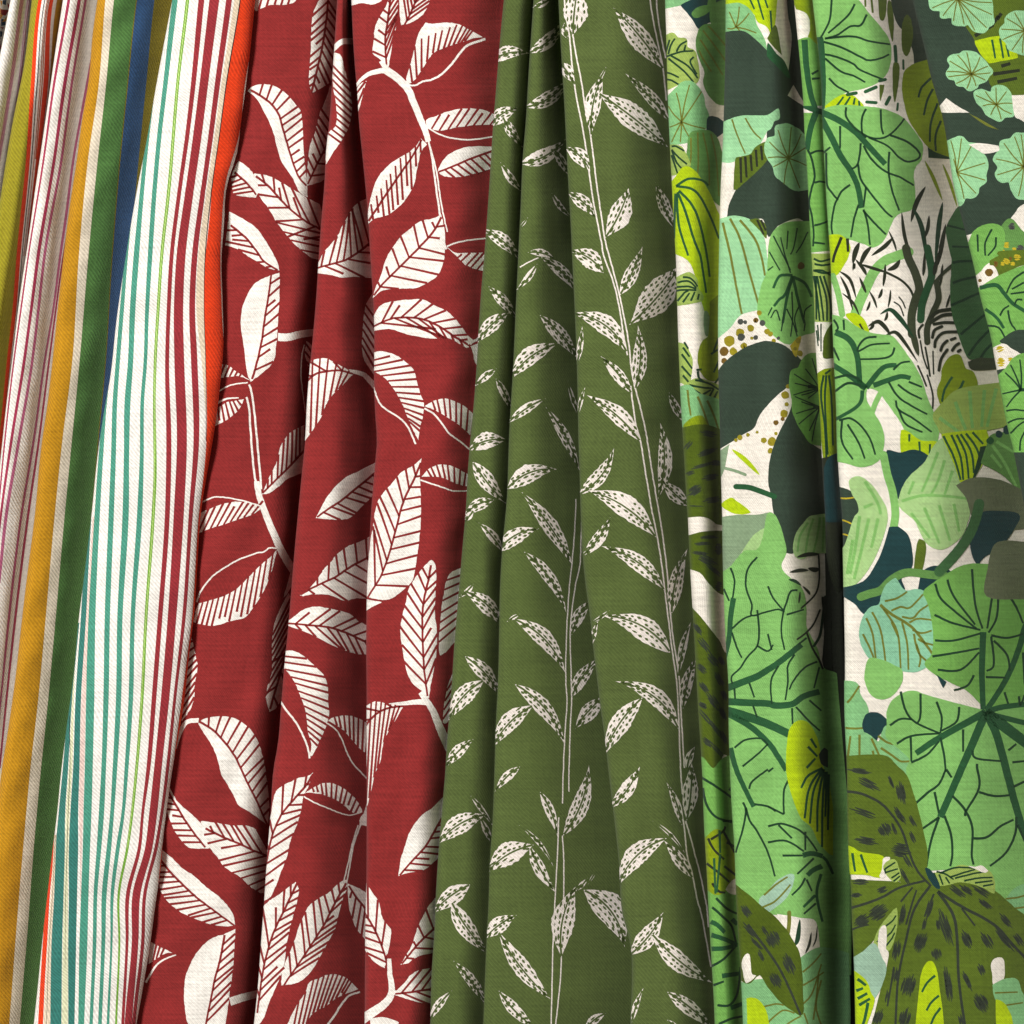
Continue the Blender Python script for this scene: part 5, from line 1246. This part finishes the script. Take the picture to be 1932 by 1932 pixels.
- ink 20: 1390,52 1460,40 1580,40 ; 1390,205 1480,175 1620,150 ; 1380,372 1500,320 1660,250 ; 1450,592 1550,510 1700,390 ; 1510,752 1580,650 1730,500 ; 1600,770 1660,690 1760,600
J4 31 bark: 1505,800! 1600,768 1800,780! 1800,850! 1550,862
J4 31 limey: 585,445 650,430 720,470 762,560 745,585 700,560 655,525
- inkb 12: 690,510 720,560
~ J4 31 lg 46: 490,150 530,280 560,440
J4 31 lg: 430,440! 560,470 650,530 750,580 850,600 930,610 980,660 1030,730 1080,800 1120,870 1160,960 1190,1060 1230,1160 1280,1290 1270,1405! 1200,1415 1130,1400 1050,1330 1000,1240 950,1170 900,1100 840,1020 760,990 735,1020 740,1100 800,1200 850,1290 870,1400 840,1520 780,1570 690,1585 600,1560 470,1530! 450,900!
- stem 44: 510,575 600,620 650,690 680,800 695,960 740,1000 ; 740,1000 640,920 480,815
- stem 38: 740,995 840,870 900,830 970,825 ; 795,978 900,940 1000,910 1075,922
- stem 28: 712,1015 700,1100 640,1160 500,1240
- ink 20: 690,930 600,900 490,925 ; 700,980 600,960 500,1030
- ink 13: 820,610 740,620 690,670 680,720 780,670 920,660 ; 955,690 930,750 850,775 690,780 ; 945,860 1000,810 1070,795 ; 910,950 980,1060 1080,1130 1200,1195 ; 980,970 1060,1030 1160,1080 ; 1060,950 1160,990 ; 965,1090 985,1160 1100,1230 1235,1330 ; 985,1160 1040,1270 1165,1330 ; 560,1240 560,1400 640,1535 ; 600,1270 680,1400 730,1530 ; 540,1240 620,1225 700,1280 770,1380 810,1500 ; 495,690 540,790 ; 500,480 530,540 510,570 ; 570,480 575,560
~ J4 31 lg 40: 845,1040 810,1110 785,1180
J4 31 limed: 1300,1110! 1280,1020 1310,930 1320,850 1370,770 1440,755 1480,850 1540,880 1570,960 1550,1000 1400,1020 1330,1100
- stem 18: 1388,912 1330,1010 1310,1100 ; 1475,942 1430,1020 1350,1080
J4 31 yg: 1250,1200 1330,1100 1420,1020 1580,985 1850,950! 1880,1260! 1640,1310 1500,1330 1330,1350 1280,1280
- palev 26: 1410,1100 1460,1240 1490,1310 ; 1520,1020 1540,1300 ; 1630,1010 1610,1290 ; 1290,1220 1440,1330 ; 1720,1000 1650,1290
J4 31 limey: 1010,1320! 1050,1330 1150,1400 1270,1410 1240,1480 1200,1515 1100,1475 1010,1482! 1005,1400
- stem 16: 1065,1345 1065,1400 ; 1140,1400 1145,1470 ; 1220,1420 1218,1490
J4 31 navy: 905,1470! 1000,1490 1080,1470 1150,1480 1210,1520! 1150,1570 1080,1640 1030,1720 990,1835! 960,1750 940,1650 860,1540!
J4 31 pale: 990,1850 1030,1730 1090,1650 1180,1570 1240,1460 1300,1390 1340,1400 1370,1480 1420,1600 1460,1700 1490,1800 1510,1932 1500,1992 1450,2112 1350,2192 1280,2207 1200,2162 1150,2072 1110,1992 1040,1932 1000,1890
- palev 22: 1280,1480 1220,1640 1160,1780 ; 1330,1540 1280,1700 1230,1800 ; 1010,1850 1150,1810 1300,1810 1500,1830 ; 1390,1620 1330,1800 ; 1080,1940 1220,2130 ; 1180,1900 1290,2170 ; 1290,1880 1370,2150 ; 1400,1870 1440,2080 ; 1100,1700 1060,1800
J4 31 limey: 1310,1350! 1480,1330 1640,1320! 1660,1430 1610,1560 1550,1670! 1450,1700! 1420,1600 1370,1480
- stem 14: 1320,1360 1400,1520 1450,1690 ; 1380,1350 1450,1520 1470,1690 ; 1420,1350 1490,1500 1510,1680 ; 1450,1345 1530,1480 1550,1640 ; 1490,1340 1570,1450 1600,1560 ; 1540,1330 1620,1420
J4 31 ink: 1600,1440! 1660,1430! 1610,1570 1560,1670! 1540,1680!
J4 31 mg: 1655,1430! 1700,1350 1950,1330! 2030,1800! 1900,1760 1760,1640 1610,1560!
- palev 22: 1690,1430 1780,1560 1870,1740 ; 1680,1500 1760,1600 ; 1720,1400 1850,1480
o J4 31 navy: 1740,1345,28 1805,1312,36
o J4 31 stem: 1672,1395,28
J4 31 greyleaf: 1425,1735! 1550,1680 1750,1700 1932,1780 2060,1800! 2060,2040! 1700,2060 1560,2000 1500,1830
~ J4 31 lg 60: 870,1500 900,1650 940,1780 960,1932 950,2032 920,2232 880,2432 862,2500
J4 31 slate: 490,1740! 620,1780 680,1870 690,1932 640,2032 600,2182 490,2260!
- gold 10: 500,1820 590,1830 680,1815 ; 500,1990 570,1995 640,2025 ; 500,2095 570,2100 620,2115
J4 31 pale: 620,1700 680,1670 740,1700 800,1760 870,1870 890,1932 890,2012 850,2152 790,2292 720,2402 640,2482 510,2530! 510,2280! 590,2182 650,1990 690,1930 680,1860 640,1790
- palev 24: 730,1700 820,1850 850,1950 ; 720,1900 790,1870 ; 690,1960 660,2200 620,2400 ; 760,1980 710,2200 650,2440 ; 830,1980 780,2200 ; 640,2140 600,2400
J4 32 navy: 920,120! 980,120! 1050,180 1080,300 1075,420 1000,500 1020,590 900,600 860,690 740,765 650,680 510,590! 720,530 830,380 890,230
J4 32 navy: 1140,590! 1170,460 1250,415 1340,430 1385,468! 1290,520 1180,605
J4 32 navy: 1530,220 1560,100 1600,20 1680,0 1880,20 1850,120 1780,220 1700,290 1620,340 1580,392! 1545,330
J4 32 olive: 1095,470! 1110,330 1130,220 1160,208 1190,240 1185,340 1155,470!
~ J4 32 mg 62: 700,640 760,618 850,590 920,520 1000,470 1080,455 1200,470 1340,485
~ J4 32 dgreen 78: 1290,450 1420,310 1510,180 1560,60 1590,-60
J4 32 teal2: 840,700 770,730 720,800 695,900 710,1000 760,1090 800,1130 900,1170 1000,1190 1070,1200 1130,1195 1210,1150 1260,1080 1260,900 1230,700 1180,610 1120,590 1050,600 1010,580 960,505! 900,550 865,620
- vein 22: 845,700 930,770 1060,850 1130,920 1240,1070
- vein 13: 740,800 790,930 815,1130 ; 785,755 850,900 890,1150 ; 870,730 960,870 990,1000 1000,1180 ; 930,830 985,950 ; 1010,830 1050,1000 1060,1190 ; 1100,920 1130,1050 1180,1110 1210,1130 ; 715,920 770,1030 800,1110 ; 880,672 970,650 1050,600 ; 930,745 1000,715 1070,720 1170,620 ; 1010,790 1090,800 1150,740 1220,695 ; 1065,835 1130,805 1240,815 ; 1090,890 1160,915 1235,895 ; 1130,960 1190,990 1250,1005 ; 1120,1000 1150,1100 1140,1170
J4 32 lg: 740,1200 770,1110 880,1130 960,1170 1005,1200 1000,1290 930,1380 850,1405 780,1370 740,1280
J4 32 mint2: 510,1280! 660,1290 690,1380 740,1460 750,1540 715,1600 720,1690 520,1710!
- vein 13: 600,1440 640,1390 690,1310 ; 590,1630 660,1635 720,1630
J4 32 navy: 750,1530 820,1520 890,1570 890,1620 830,1680 810,1725! 740,1670 720,1600
J4 32 lg2: 1180,605 1250,540 1330,490 1420,430 1520,400 1640,400 2100,420! 2100,1450! 1780,1480 1650,1520! 1600,1440 1500,1340 1400,1290 1340,1260 1280,1230 1190,1150 1240,1080 1255,960 1240,800 1210,680
- stem 46: 1620,905 1610,1200 1620,1490 ; 2000,760 1932,880 1900,1000 1800,1250 1650,1490
- ink 14: 1260,540 1300,650 1420,760 1570,880 ; 1350,510 1400,640 1560,850 ; 1535,430 1560,700 1615,880 ; 1690,620 1650,880 ; 1735,630 1720,800 1660,910 ; 1255,775 1400,840 1600,890 ; 1260,970 1400,970 1600,915 ; 1240,1090 1430,1060 1590,1030 ; 1280,1190 1450,1190 1590,1060 ; 1550,1230 1500,1310 1400,1345 ; 1680,930 1800,950 1920,920 ; 1680,940 1700,1150 1645,1200 ; 1700,970 1800,1080 1820,1200 ; 1640,1245 1790,1250 ; 1820,640 1870,720 1920,840 ; 1780,1360 1810,1450 ; 1920,1060 1932,1300
J4 32 greyleaf: 1660,440 1700,270 1780,225 1932,235 2100,260! 2100,640! 1900,650 1650,630
J4 32 navy: 1270,1225! 1345,1280! 1320,1330!
J4 32 mint2: 540,1690! 720,1670 830,1740 860,1680 900,1620 980,1750 1080,1860 1060,1992 1000,1960 760,2000 540,2010!
- vein 14: 690,1680 690,1860 ; 600,1900 625,1690 ; 780,1710 840,1840 ; 830,1690 900,1740 980,1755 ; 850,1780 940,1840 1000,1880 1075,1880 ; 790,1800 800,1850
J4 32 lg: 905,1600 905,1500 960,1410 1080,1355 1200,1390 1450,1460 1640,1510! 1780,1480 2100,1440! 2100,3100! 1850,2980 1700,2850 1640,2700 1500,2680 1190,2700! 1170,2400 1100,2150 1050,1960 1075,1870 1000,1790 900,1700
- stem 50: 1640,1510 1300,1700 1115,1822
- stem 58: 1640,1510 1540,1750 1460,1932 1300,2302 ; 1640,1510 1720,1680 1790,1932 1850,2162 1910,2362 1960,2480
- stem 84: 1640,1520 1780,1620 2060,1830
- stem 42: 1640,1510 1780,1470 2060,1440 ; 1640,1520 1800,1560 2060,1620
- ink 14: 1000,1355 1040,1500 1120,1590 1300,1670 ; 1150,1370 1150,1530 1130,1590 ; 1270,1430 1310,1550 1300,1670 ; 1440,1470 1420,1580 1310,1650 ; 920,1610 1000,1560 1090,1565 ; 970,1750 1080,1690 1290,1670 ; 1300,1700 1330,1850 1340,1960 ; 1470,1640 1470,1810 ; 1080,1890 1200,1830 1290,1730 ; 1540,1800 1570,1860 1760,1880 ; 1075,1700 1080,1880 ; 1840,1890 1932,1880 ; 1810,1800 1870,1750 ; 1890,1390 1900,1460 1932,1380
- ink 15: 1100,2212 1200,2122 1290,2052 1340,1942 ; 1345,1942 1385,2002 ; 1575,1900 1575,1932 1590,2082 1490,2262 1490,2292 ; 1390,2142 1480,2242 1540,2382 1535,2582 1550,2662 ; 1590,2112 1700,2142 1820,2137 ; 1850,2072 1980,2010 ; 1255,2112 1290,2272 ; 1290,2302 1160,2392 ; 1290,2302 1230,2482 1195,2672 ; 1330,2292 1380,2432 1390,2572 1375,2672 ; 1550,2462 1650,2452 1750,2372 1850,2322 ; 1870,2302 1860,2432 1790,2572 1670,2672 ; 1880,2362 1960,2540
J4 33 mint2: 1790,1000! 1880,900 2060,860! 2060,1150! 1900,1090
- vein 11: 1790,985 1880,975 2000,940 ; 1850,1060 2000,1040
J4 33 olive: 530,-80! 680,-90 800,-95 900,-80 970,-10 1040,60 1090,200 1130,330 1165,480 1195,640 1190,760! 1240,830 1290,870 1420,850 1560,875 1700,930 1800,1010 1880,1080 2060,1200! 2060,2060! 740,2060! 790,1932 850,1700 890,1500 920,1350 960,1200 970,1060 900,1120 840,1230 760,1330 680,1420 590,1500! 570,1100! 560,790! 800,815 950,850 1000,870! 1000,780 960,690 800,660 700,630 540,560!
- spot 19: 540,180 640,180 750,210 880,290 1000,450 1070,650 1130,780 1230,890 ; 580,1070 700,1035 850,980 1000,900 1180,850 ; 1220,890 1100,1070 1040,1300 980,1600 960,1990
- spot 22: 1280,930 1400,1120 1430,1350 1440,1600 1490,1990 ; 1280,930 1450,1040 1700,1180 1850,1340 2000,1500
- spot 12: 1000,1010 1040,960 1090,900 ; 1040,1180 1090,1010 1120,920 ; 1250,950 1180,1120 ; 1460,1060 1560,1190 ; 600,1240 680,1200 760,1180 ; 950,1500 900,1800
e spot: 760,120,200,60,28 730,340,220,50,20 880,465,110,100,60 740,550,180,60,10 1000,620,150,110,10 1005,190,170,70,78 990,350,170,46,55 1090,400,110,30,60 1090,520,110,30,65 690,20,170,40,8 930,110,120,26,65 950,450,110,20,70 1050,700,130,36,60 1030,820,150,34,62 700,860,130,50,5 860,920,90,46,-25 830,1090,170,110,-35 710,1150,130,90,-40 670,960,80,40,0 1015,1110,180,40,-80 1215,1060,190,50,-75 1150,1310,170,90,-70 1270,1400,100,80,80 1340,1200,320,70,72 1500,1290,150,70,65 1650,1300,150,66,60 1430,930,170,44,38 1500,920,130,40,35 1610,930,160,50,32 1640,1030,130,40,40 1790,1150,150,44,50 1780,1290,230,44,52 1890,1300,130,50,55 970,1370,160,60,-80 1060,1640,180,110,-75 960,1560,110,44,-80 1360,1640,290,60,82 1500,1600,160,40,65 1610,1520,110,50,65 1610,1770,160,100,60 830,1880,130,70,-70 1030,1890,160,90,-75 900,1720,120,30,-80 1460,1900,110,50,80 1720,1960,90,60,60 1180,1180,110,30,-75 1280,1180,90,26,80
J4 33 limey: 540,580! 630,600 700,640 860,670 870,760 850,820 740,800 540,790!
- stem 18: 640,640 660,780 ; 700,650 750,790
J4 33 cream: 870,680 920,675 900,730 880,770 880,825 840,820 860,760
J4 33 yg: 868,745 900,700 960,690 990,760 1000,830 950,862 890,800
- ink 11: 880,760 960,710 ; 880,790 980,760 ; 930,830 990,790 ; 880,760 885,790 ; 945,855 995,815
J4 33 yg: 880,1160 965,1060! 965,1200 930,1330 890,1375 800,1330! 830,1240
- ink 10: 890,1190 940,1150 965,1110 ; 895,1270 935,1230 960,1180 ; 890,1340 930,1290 955,1240 ; 830,1260 845,1290 820,1310
J4 33 cream: 835,1240 860,1190 890,1195 895,1290 890,1360 910,1400 890,1515! 850,1430 830,1350
J4 33 greymint: 600,1470! 720,1390 800,1330 850,1430 885,1510 850,1640 790,1740 760,1700 720,1600 600,1500!
J4 33 limey: 600,1500! 730,1600 770,1700 795,1750 770,1850 740,1932 720,2060! 590,2060!
- stem 22: 680,1590 740,1640 ; 670,1680 720,1660 ; 680,1740 750,1700 ; 690,1790 770,1740 ; 755,1770 730,1900 700,1990
J4 33 limey: 1150,1650 1165,1550 1200,1475 1240,1470 1270,1550 1290,1700 1310,1850 1325,2060! 1110,2060!
- stem 18: 1260,1565 1200,1620 1160,1690 ; 1290,1715 1230,1770 1195,1830 ; 1300,1810 1250,1880 1220,1960
J4 33 cream: 1690,1560 1680,1480 1710,1435 1760,1430 1780,1470 1775,1590 1700,1635
J4 33 mint2: 1700,1640! 1780,1600 1870,1600 1900,1680 1950,1760 2060,1900! 1850,1960 1800,1800 1720,1740
- vein 10: 1710,1695 1880,1690 ; 1780,1790 1920,1770
J4 33 limey: 1715,1740! 1780,1770 1830,1860 1845,1932 1850,2060! 1720,2060!
J4 33 yg: 1245,800! 1350,780 1450,740 1560,760 1660,780 1700,860 1700,940! 1600,885 1450,852 1300,880
- ink 11: 1270,780 1340,800 1400,840 ; 1300,790 1420,750 1550,755 ; 1370,825 1470,790 1560,765 ; 1410,830 1530,800 1640,780 ; 1480,850 1580,830 1690,825 ; 1560,865 1690,850 ; 1620,890 1700,875 ; 1290,800 1320,880 ; 1340,820 1370,870 ; 1250,790 1290,880
J4 33 cream: 1500,735! 1560,745 1610,735 1660,775! 1630,790 1570,765
J4 33 navy: 1185,755 1230,770 1290,870 1297,912! 1260,900 1210,830
J5 30 slate: 950,-60! 2100,-60! 2150,1720! 1932,1540 1830,1650 1760,1720 1650,1690 1520,1760 1300,1800! 1150,900!
J5 30 olive: 1500,200! 1560,120 1700,-60! 2100,-60! 2120,720! 1932,710 1840,720 1700,660 1640,480 1560,290
- inkb 26: 1740,120 1690,190 ; 1760,100 1730,150 ; 1700,560 1900,530 ; 1730,620 1880,590 ; 1760,500 1830,480 ; 1560,270 1700,190
J5 30 limey: 1565,315! 1750,280 1830,330 1880,430! 1670,470! 1610,400
- stem 16: 1690,300 1715,440 ; 1750,290 1775,440 ; 1800,340 1820,430
J5 30 mint: 1215,-60! 1230,60 1300,80 1310,130 1390,130 1400,180 1480,190 1510,180 1560,230 1630,240 1665,200 1700,170 1690,100 1690,50 1670,-60!
* vein 8: 1430,-10; 1240,60 1320,120 1400,160 1480,185 1560,230 1650,210 1690,110 1690,20
J5 30 mint: 2060,80! 1932,90 1860,90 1800,130 1790,180 1755,220 1760,280 1800,320 1820,370 1870,390 1932,410 2060,420!
* vein 8: 1940,235; 1800,140 1760,220 1770,300 1840,380 1860,95 1920,400
J5 30 mint: 1360,450 1390,420 1450,410 1480,390 1560,400 1600,430 1640,470 1660,500 1690,540 1660,580 1640,610 1590,630 1570,660 1520,680 1480,650 1430,640 1410,600 1370,590 1350,550 1380,500
* vein 8: 1535,560; 1370,460 1430,415 1500,395 1600,430 1660,500 1680,550 1640,605 1570,650 1500,670 1420,630 1360,580 1350,540
J5 30 mint: 1560,700 1610,680 1680,700 1700,660 1760,650 1810,680 1840,740 1850,800 1850,870 1790,880 1750,910 1700,890 1650,860 1620,810 1580,770
* vein 8: 1725,790; 1570,720 1640,690 1720,660 1800,690 1845,780 1840,860 1760,900 1680,870 1620,800
J5 30 cream: 1250,850! 1345,740! 1430,800 1520,850! 1420,850
J5 30 vein: 1510,852! 1620,910 1745,982! 1640,945
J5 30 cream: 1840,720! 2060,710! 2060,1000! 1932,920 1900,900 1860,872
J5 30 mint: 1290,1100! 1400,1050 1460,1035 1510,1080 1570,1090 1600,1140 1640,1190 1655,1250 1640,1320 1640,1370 1590,1410 1580,1460 1540,1490 1490,1490 1470,1530! 1430,1540 1330,1400!
* vein 8: 1425,1300; 1380,1060 1460,1045 1540,1090 1640,1230 1640,1360 1570,1460 1480,1500 1400,1200
J5 30 mint: 2080,990! 1932,1010 1870,1010 1830,1050 1760,1070 1750,1130 1705,1200 1740,1260 1720,1320 1760,1370 1820,1370 1840,1430 1880,1490 1932,1500 2080,1510!
* vein 8: 1930,1260; 1780,1080 1720,1200 1730,1320 1830,1370 1890,1480 1860,1030 1910,1015
J5 30 cream: 1515,1090! 1600,1080 1740,1100! 1740,1140 1640,1160 1600,1145
J5 30 cream: 2080,1520! 1932,1540 1880,1590 1830,1650! 1932,1760 2080,1800!
J5 30 mg: 1760,1720! 1830,1655 1932,1760 2080,1800! 2080,1990! 1740,1990!
e dotg: 1840,1710,60,54,0 1905,1880,70,60,0
e gold: 1800,1850,50,50,0 1860,1890,46,46,0 1760,1890,50,44,0 1820,1930,60,40,0 1900,1925,50,44,0
J5 30 lg2: 1515,1840 1550,1760 1620,1710 1700,1695 1760,1720 1780,1780 1770,1860 1740,1940 1640,1992 1570,2082 1500,2090! 1450,1900!
- ink 12: 1580,1770 1585,1900 ; 1690,1730 1640,1830 1640,1930 ; 1720,1790 1715,1860 1660,1930
J5 31 olive: 1680,40! 1750,0 1760,-30 2080,-40! 2080,60 1932,60 1830,100 1730,155 1690,100
e gold: 1800,40,60,40,20 1880,10,60,50,0 1850,60,40,30,0 1770,60,36,30,0
e dotb: 1720,60,40,40,0 1830,20,30,30,0
J5 31 cream: 1530,180! 1680,70 1735,130 1720,170 1620,215 1560,230!
o J5 31 dotb: 1668,125,30 1600,185,14
J5 31 lg2: 1560,270! 1700,180 1800,130 1932,80 2080,60! 2080,560! 1890,580 1800,600 1690,710 1620,600!
- stem 30: 1600,240 1720,220 1780,280 1850,360 1980,440
- stem 24: 1640,400 1720,460 1780,545
- ink 12: 1932,120 1850,180 1800,280 ; 1932,200 1840,250 ; 1960,270 1830,285 ; 1920,330 1880,330 1860,370 ; 1810,410 1830,500 1870,560 ; 1750,450 1780,400 1820,375 ; 1650,525 1740,540 1790,620
J5 31 slate: 1755,645! 1890,565 2080,600! 2080,760! 1932,735 1850,700
J5 31 cream: 1650,720! 1770,660 1840,700 1900,740 1850,800 1690,880!
e gold: 1750,700,70,50,-20 1760,800,60,70,0 1830,780,40,30,0
J5 31 slate: 1690,870! 1800,850 1820,900 1700,950!
J5 31 lg2: 1690,950! 1800,850 1850,780 1932,740 2100,720! 2160,1500! 1932,1500 1870,1490 1770,1400!
* ink 11: 1910,1010; 1790,880 1830,820 1900,780 1770,1040 1800,1140
- ink 11: 1800,1170 1860,1160 1960,1170 ; 1810,1260 1880,1230 1960,1230 ; 1830,1340 1900,1270 1960,1240 ; 1900,1470 1910,1380 1960,1290
- ink 26: 1890,1010 1960,1010
J5 31 slate: 1800,1490! 2160,1490! 2200,1950! 1900,1950!
'''
def paths(tile, txt):
    return [smooth_open(tp(tile, s)[0], 6) for s in txt.split(';')]

def grow(poly, col):
    xs = [q[0] for q in poly]; ys = [q[1] for q in poly]
    if col == 'cream' or max(xs)-min(xs) < 160 or max(ys)-min(ys) < 160: return poly
    out = outset(poly, 9)
    def ar(p): return sum(p[i][0]*p[(i+1) % len(p)][1] - p[(i+1) % len(p)][0]*p[i][1] for i in range(len(p)))/2
    tri = sum(abs(ar([out[k] for k in t])) for t in tessellate_polygon([[Vector((x, y, 0)) for x, y in out]]))
    return out if abs(tri - abs(ar(out))) < 0.02*abs(ar(out)) else poly

def build_jungle():
    cur = None
    veins = {}
    def flush():
        nonlocal veins
        if cur and cur[0] is not None:
            for k, (nm, col) in enumerate(veins):
                c_J.decal(cur[1], nm, col, veins[(nm, col)], parent=cur[0], lift=LIFT[cur[0].name] + 0.05 + 0.02*k)
        veins = {}
    names = {'cream': 'printed_patch', 'slate': 'printed_leaf', 'navy': 'printed_leaf'}  # the long inkb shape on J3 is painted valley shade, not a leaf
    for line in JUNGLE.strip().split('\n'):
        head, data = line.split(':', 1)
        h = head.split()
        if h[0] == '-':
            w = float(h[2]); w *= 1.32 if w < 16 else 1.08
            for p in paths(cur[2], data): veins.setdefault(('leaf_veins', h[1]), []).extend(ribbon(jitter(p, 0.9), w, w*0.82))
        elif h[0] == '*':
            w = float(h[2])*1.3; c, r = data.split(';')
            c = tp(cur[2], c)[0][0]
            for q in tp(cur[2], r)[0]:
                m = ((c[0]+q[0])/2 + random.uniform(-8, 8), (c[1]+q[1])/2 + random.uniform(-8, 8))
                veins.setdefault(('leaf_veins', h[1]), []).extend(ribbon(smooth_open([c, m, q], 5), w, w*0.8))
        elif h[0] == 'e':
            ox, oy = int(cur[2][0])*1932, int(cur[2][1])*1932
            for s in data.split():
                x, y, l, w, a = [float(z) for z in s.split(',')]
                a = math.radians(a); ca, sa = math.cos(a), math.sin(a)
                # brushed mark: a few parallel dry strokes
                ns = max(2, int(round(w/15)))
                for k in range(ns):
                    t = (k + 0.5)/ns*2 - 1
                    half = l/2*math.sqrt(max(0.12, 1 - t*t*0.9))
                    e0, e1 = -half*random.uniform(.75, 1.15), half*random.uniform(.75, 1.15)
                    off = t*w/2*0.9 + random.uniform(-2, 2)
                    pts = [(e0 + (e1-e0)*z/4, off + random.uniform(-2.5, 2.5)) for z in range(5)]
                    pts = [(ox+x+u*ca-v*sa, oy+y+u*sa+v*ca) for u, v in pts]
                    veins.setdefault(('leaf_spots', h[1]), []).extend(ribbon(pts, 5, 4, random.uniform(14, 19)))
        elif h[0] in '~ow':
            flush(); cur = None
            if h[0] == 'o':
                ox, oy = int(h[2][0])*1932, int(h[2][1])*1932
                for s in data.split():
                    x, y, r = [float(z) for z in s.split(',')]
                    c_J.decal(h[1], 'printed_dot', h[3], [disc(ox+x, oy+y, r)], convex=True)
            else:
                w = float(h[4])
                p = tp(h[2], data)[0]
                if h[0] == '~': c_J.decal(h[1], 'printed_stem', h[3], capped(p, w))
                else: c_J.decal(h[1], 'printed_blade', h[3], ribbon(smooth_open(p, 8), 2, 2, w*0.8))
        else:
            flush()
            p, cor = tp(h[1], data)
            o = c_J.decal(h[0], names.get(h[2], 'printed_leaf'), h[2], [jitter(grow(smooth_closed(p, cor), h[2]), 1.2)], convex=False)
            cur = (o, h[0], h[1])
    flush()
build_jungle()
print('decal objects', sum(1 for o in bpy.data.objects if o.type == 'MESH'), 'tris', sum(len(p.vertices)-2 for m in bpy.data.meshes for p in m.polygons))
